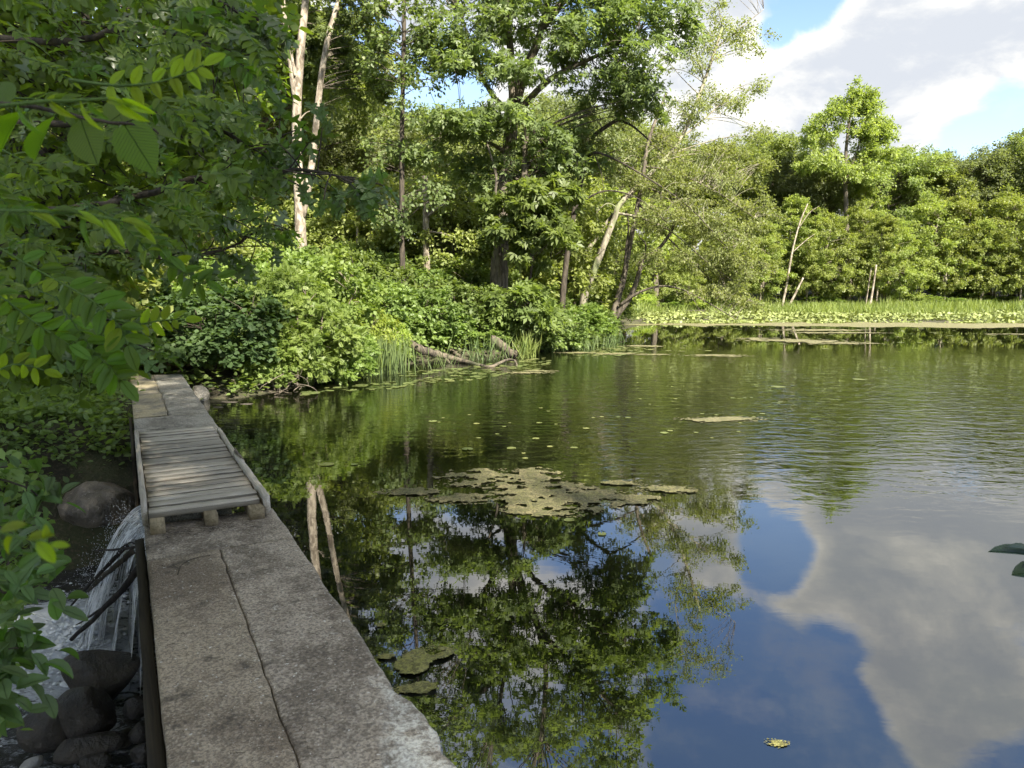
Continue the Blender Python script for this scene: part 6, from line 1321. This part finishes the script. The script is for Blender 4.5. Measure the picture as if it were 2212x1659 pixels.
# plants leaning in from the near bank, lower left
B = np.array([-4.4, 1.6, -.7]); nb = empty('leaning_bush', tuple(B)); tag(nb, 'bush with broad green leaves leaning over the stream at the lower left', 'bush')
_PO = [(-120, 1010), (60, 1010), (110, 1060), (140, 1150), (120, 1230), (135, 1300), (100, 1380), (60, 1450), (-120, 1520)]
items = []; bro = []
for (pts, r) in (([(-300, 1150, 2.6), (-80, 1120, 2.5), (20, 1150, 2.4), (85, 1180, 2.4)], .007), ([(-300, 1300, 2.3), (-60, 1270, 2.2), (20, 1280, 2.1), (80, 1265, 2.1)], .006), ([(-300, 1040, 3.0), (-60, 1030, 2.9), (50, 1050, 2.8), (95, 1090, 2.8)], .007), ([(-300, 1420, 2.0), (-60, 1390, 2.0), (0, 1400, 2.0), (40, 1400, 2.0)], .005), ([(-300, 1500, 1.9), (-100, 1480, 1.9), (-30, 1470, 1.9), (5, 1500, 1.9)], .005)):
    bro.append(branch(nb, pts, r, r*.4, M['twig_dark'], 16, 5))
for bo, P in bro:
    for k in range(3, 16):
        for _ in range(4):
            p = P[min(k, 15)]+rf.normal(size=3)*np.array([.05, .05, .04]); d = rf.normal(size=3)*.7+np.array([.3, 0, -.35]); items.append((bo, p, d, rf.normal(size=3)*.4+np.array([.1, -.3, .9]), rf.uniform(.055, .105)))
items.sort(key=lambda i: -i[4])
M['bush_blade'] = veined('bush_blade', (.10, .165, .05), (.075, .13, .04), .42, (1.3, 1.8, .3)); bb_m = [outline_leaf('leaf', OVH, M['bush_blade'], c, f) for c, f in ((.15, .2), (.3, .5), (.2, .8))]
for it in items[:280]: add_leaf(bb_m[rr_.randrange(3)], *it)
cloud('stream_side_shrub', 'mass of small green leaves on the near bank of the stream behind the leaning bush', 'shrub', B, [([(-200, 1100, 3.6), (-50, 1120, 3.6), (30, 1150, 3.6)], .02, .01)],
    [(-150, 960), (60, 1000), (80, 1060), (70, 1160), (40, 1260), (10, 1350), (-10, 1440), (-30, 1560), (-150, 1560)], 60, (2.7, 4.2), 40, (OVAL, .06), 'ground_leaf', 74, clump_r=.17, flat=.6, droop=.3, limb=.006, twig_lines=2)
# blurred sprig closest to the lens
B = np.array([-1.4, .3, .9]); sp_o = empty('nearest_sprig', tuple(B)); tag(sp_o, 'blurred bright green sprig closest to the viewer at the lower left', 'sprig')
b_, P = branch(sp_o, [(-250, 1130, .62), (-60, 1140, .62), (40, 1160, .62), (130, 1180, .63)], .0022, .001, M['green_stem'], 12, 5)
for u, v, u2, v2 in ((0, 1145, 55, 1130), (30, 1155, 5, 1200), (60, 1165, 110, 1150), (80, 1170, 120, 1215), (110, 1176, 150, 1178), (-20, 1140, -60, 1180)): lf(u, v, .62, u2, v2, .62, ovb_m, b_, sp_o, (.1, -.6, .8))
lf(95, 1165, .62, 102, 1135, .62, ovb_m, b_, sp_o, (.8, -.5, .2))
# leaves reaching in from the pond side of the view
B = np.array([3.4, .4, .2]); rb = empty('evergreen_shrub', tuple(B)); tag(rb, 'dark evergreen leaves of a shrub poking in over the water at the far right edge', 'shrub')
g = Geo(); tube(g, smooth_path([(0, 0, -.6), (-.1, .2, .3), (-.6, 1.2, .9), (-1.0, 1.75, .95)], 14), np.linspace(.02, .006, 14), 6, rf, .1); sob = obj('stem', g.mesh('stem', M['twig_dark'], True), rb)
M['evergreen'] = veined('evergreen_blade', (.014, .040, .012), (.03, .07, .02), .15); ev = [outline_leaf('leaf', LNH, M['evergreen'], .15, .5)]; ev2 = [outline_leaf('leaf', OVH, M['evergreen'], .1, .4)]
lf(2245, 1205, 2.1, 2147, 1177, 2.05, ev, sob, rb, (0, -.35, .95)); lf(2240, 1195, 2.1, 2184, 1172, 2.05, ev, sob, rb, (-.1, -.3, .95)); lf(2262, 1236, 2.1, 2192, 1236, 2.05, ev2, sob, rb, (0, -.5, .85))
for k in range(26):
    a = rf.uniform(0, 6.28); p = np.array(D(2330+rf.uniform(0, 90), 1205+rf.uniform(-60, 70), 2.1+rf.uniform(-.15, .15)))-B; add_leaf(ev[0], sob, p, (math.cos(a), math.sin(a)*.6, -.1), (rf.uniform(-.4, .4), rf.uniform(-.4, .4), 1), rf.uniform(.10, .15))

# trees on the bank behind the viewer, whose shade lies over the dam
for k, (x, y, h, kd) in enumerate(((2.5, -4.8, 15.5, 'round'),)):
    H = dict(round=12.2, olive=11.8)[kd]; o = copy_tree(protos[kd], None, (x, y, gz(x, y)-.1), k*1.3, h/H); tag(o, 'tree on the bank behind the viewer', 'tree', 'trees on the bank behind the viewer')
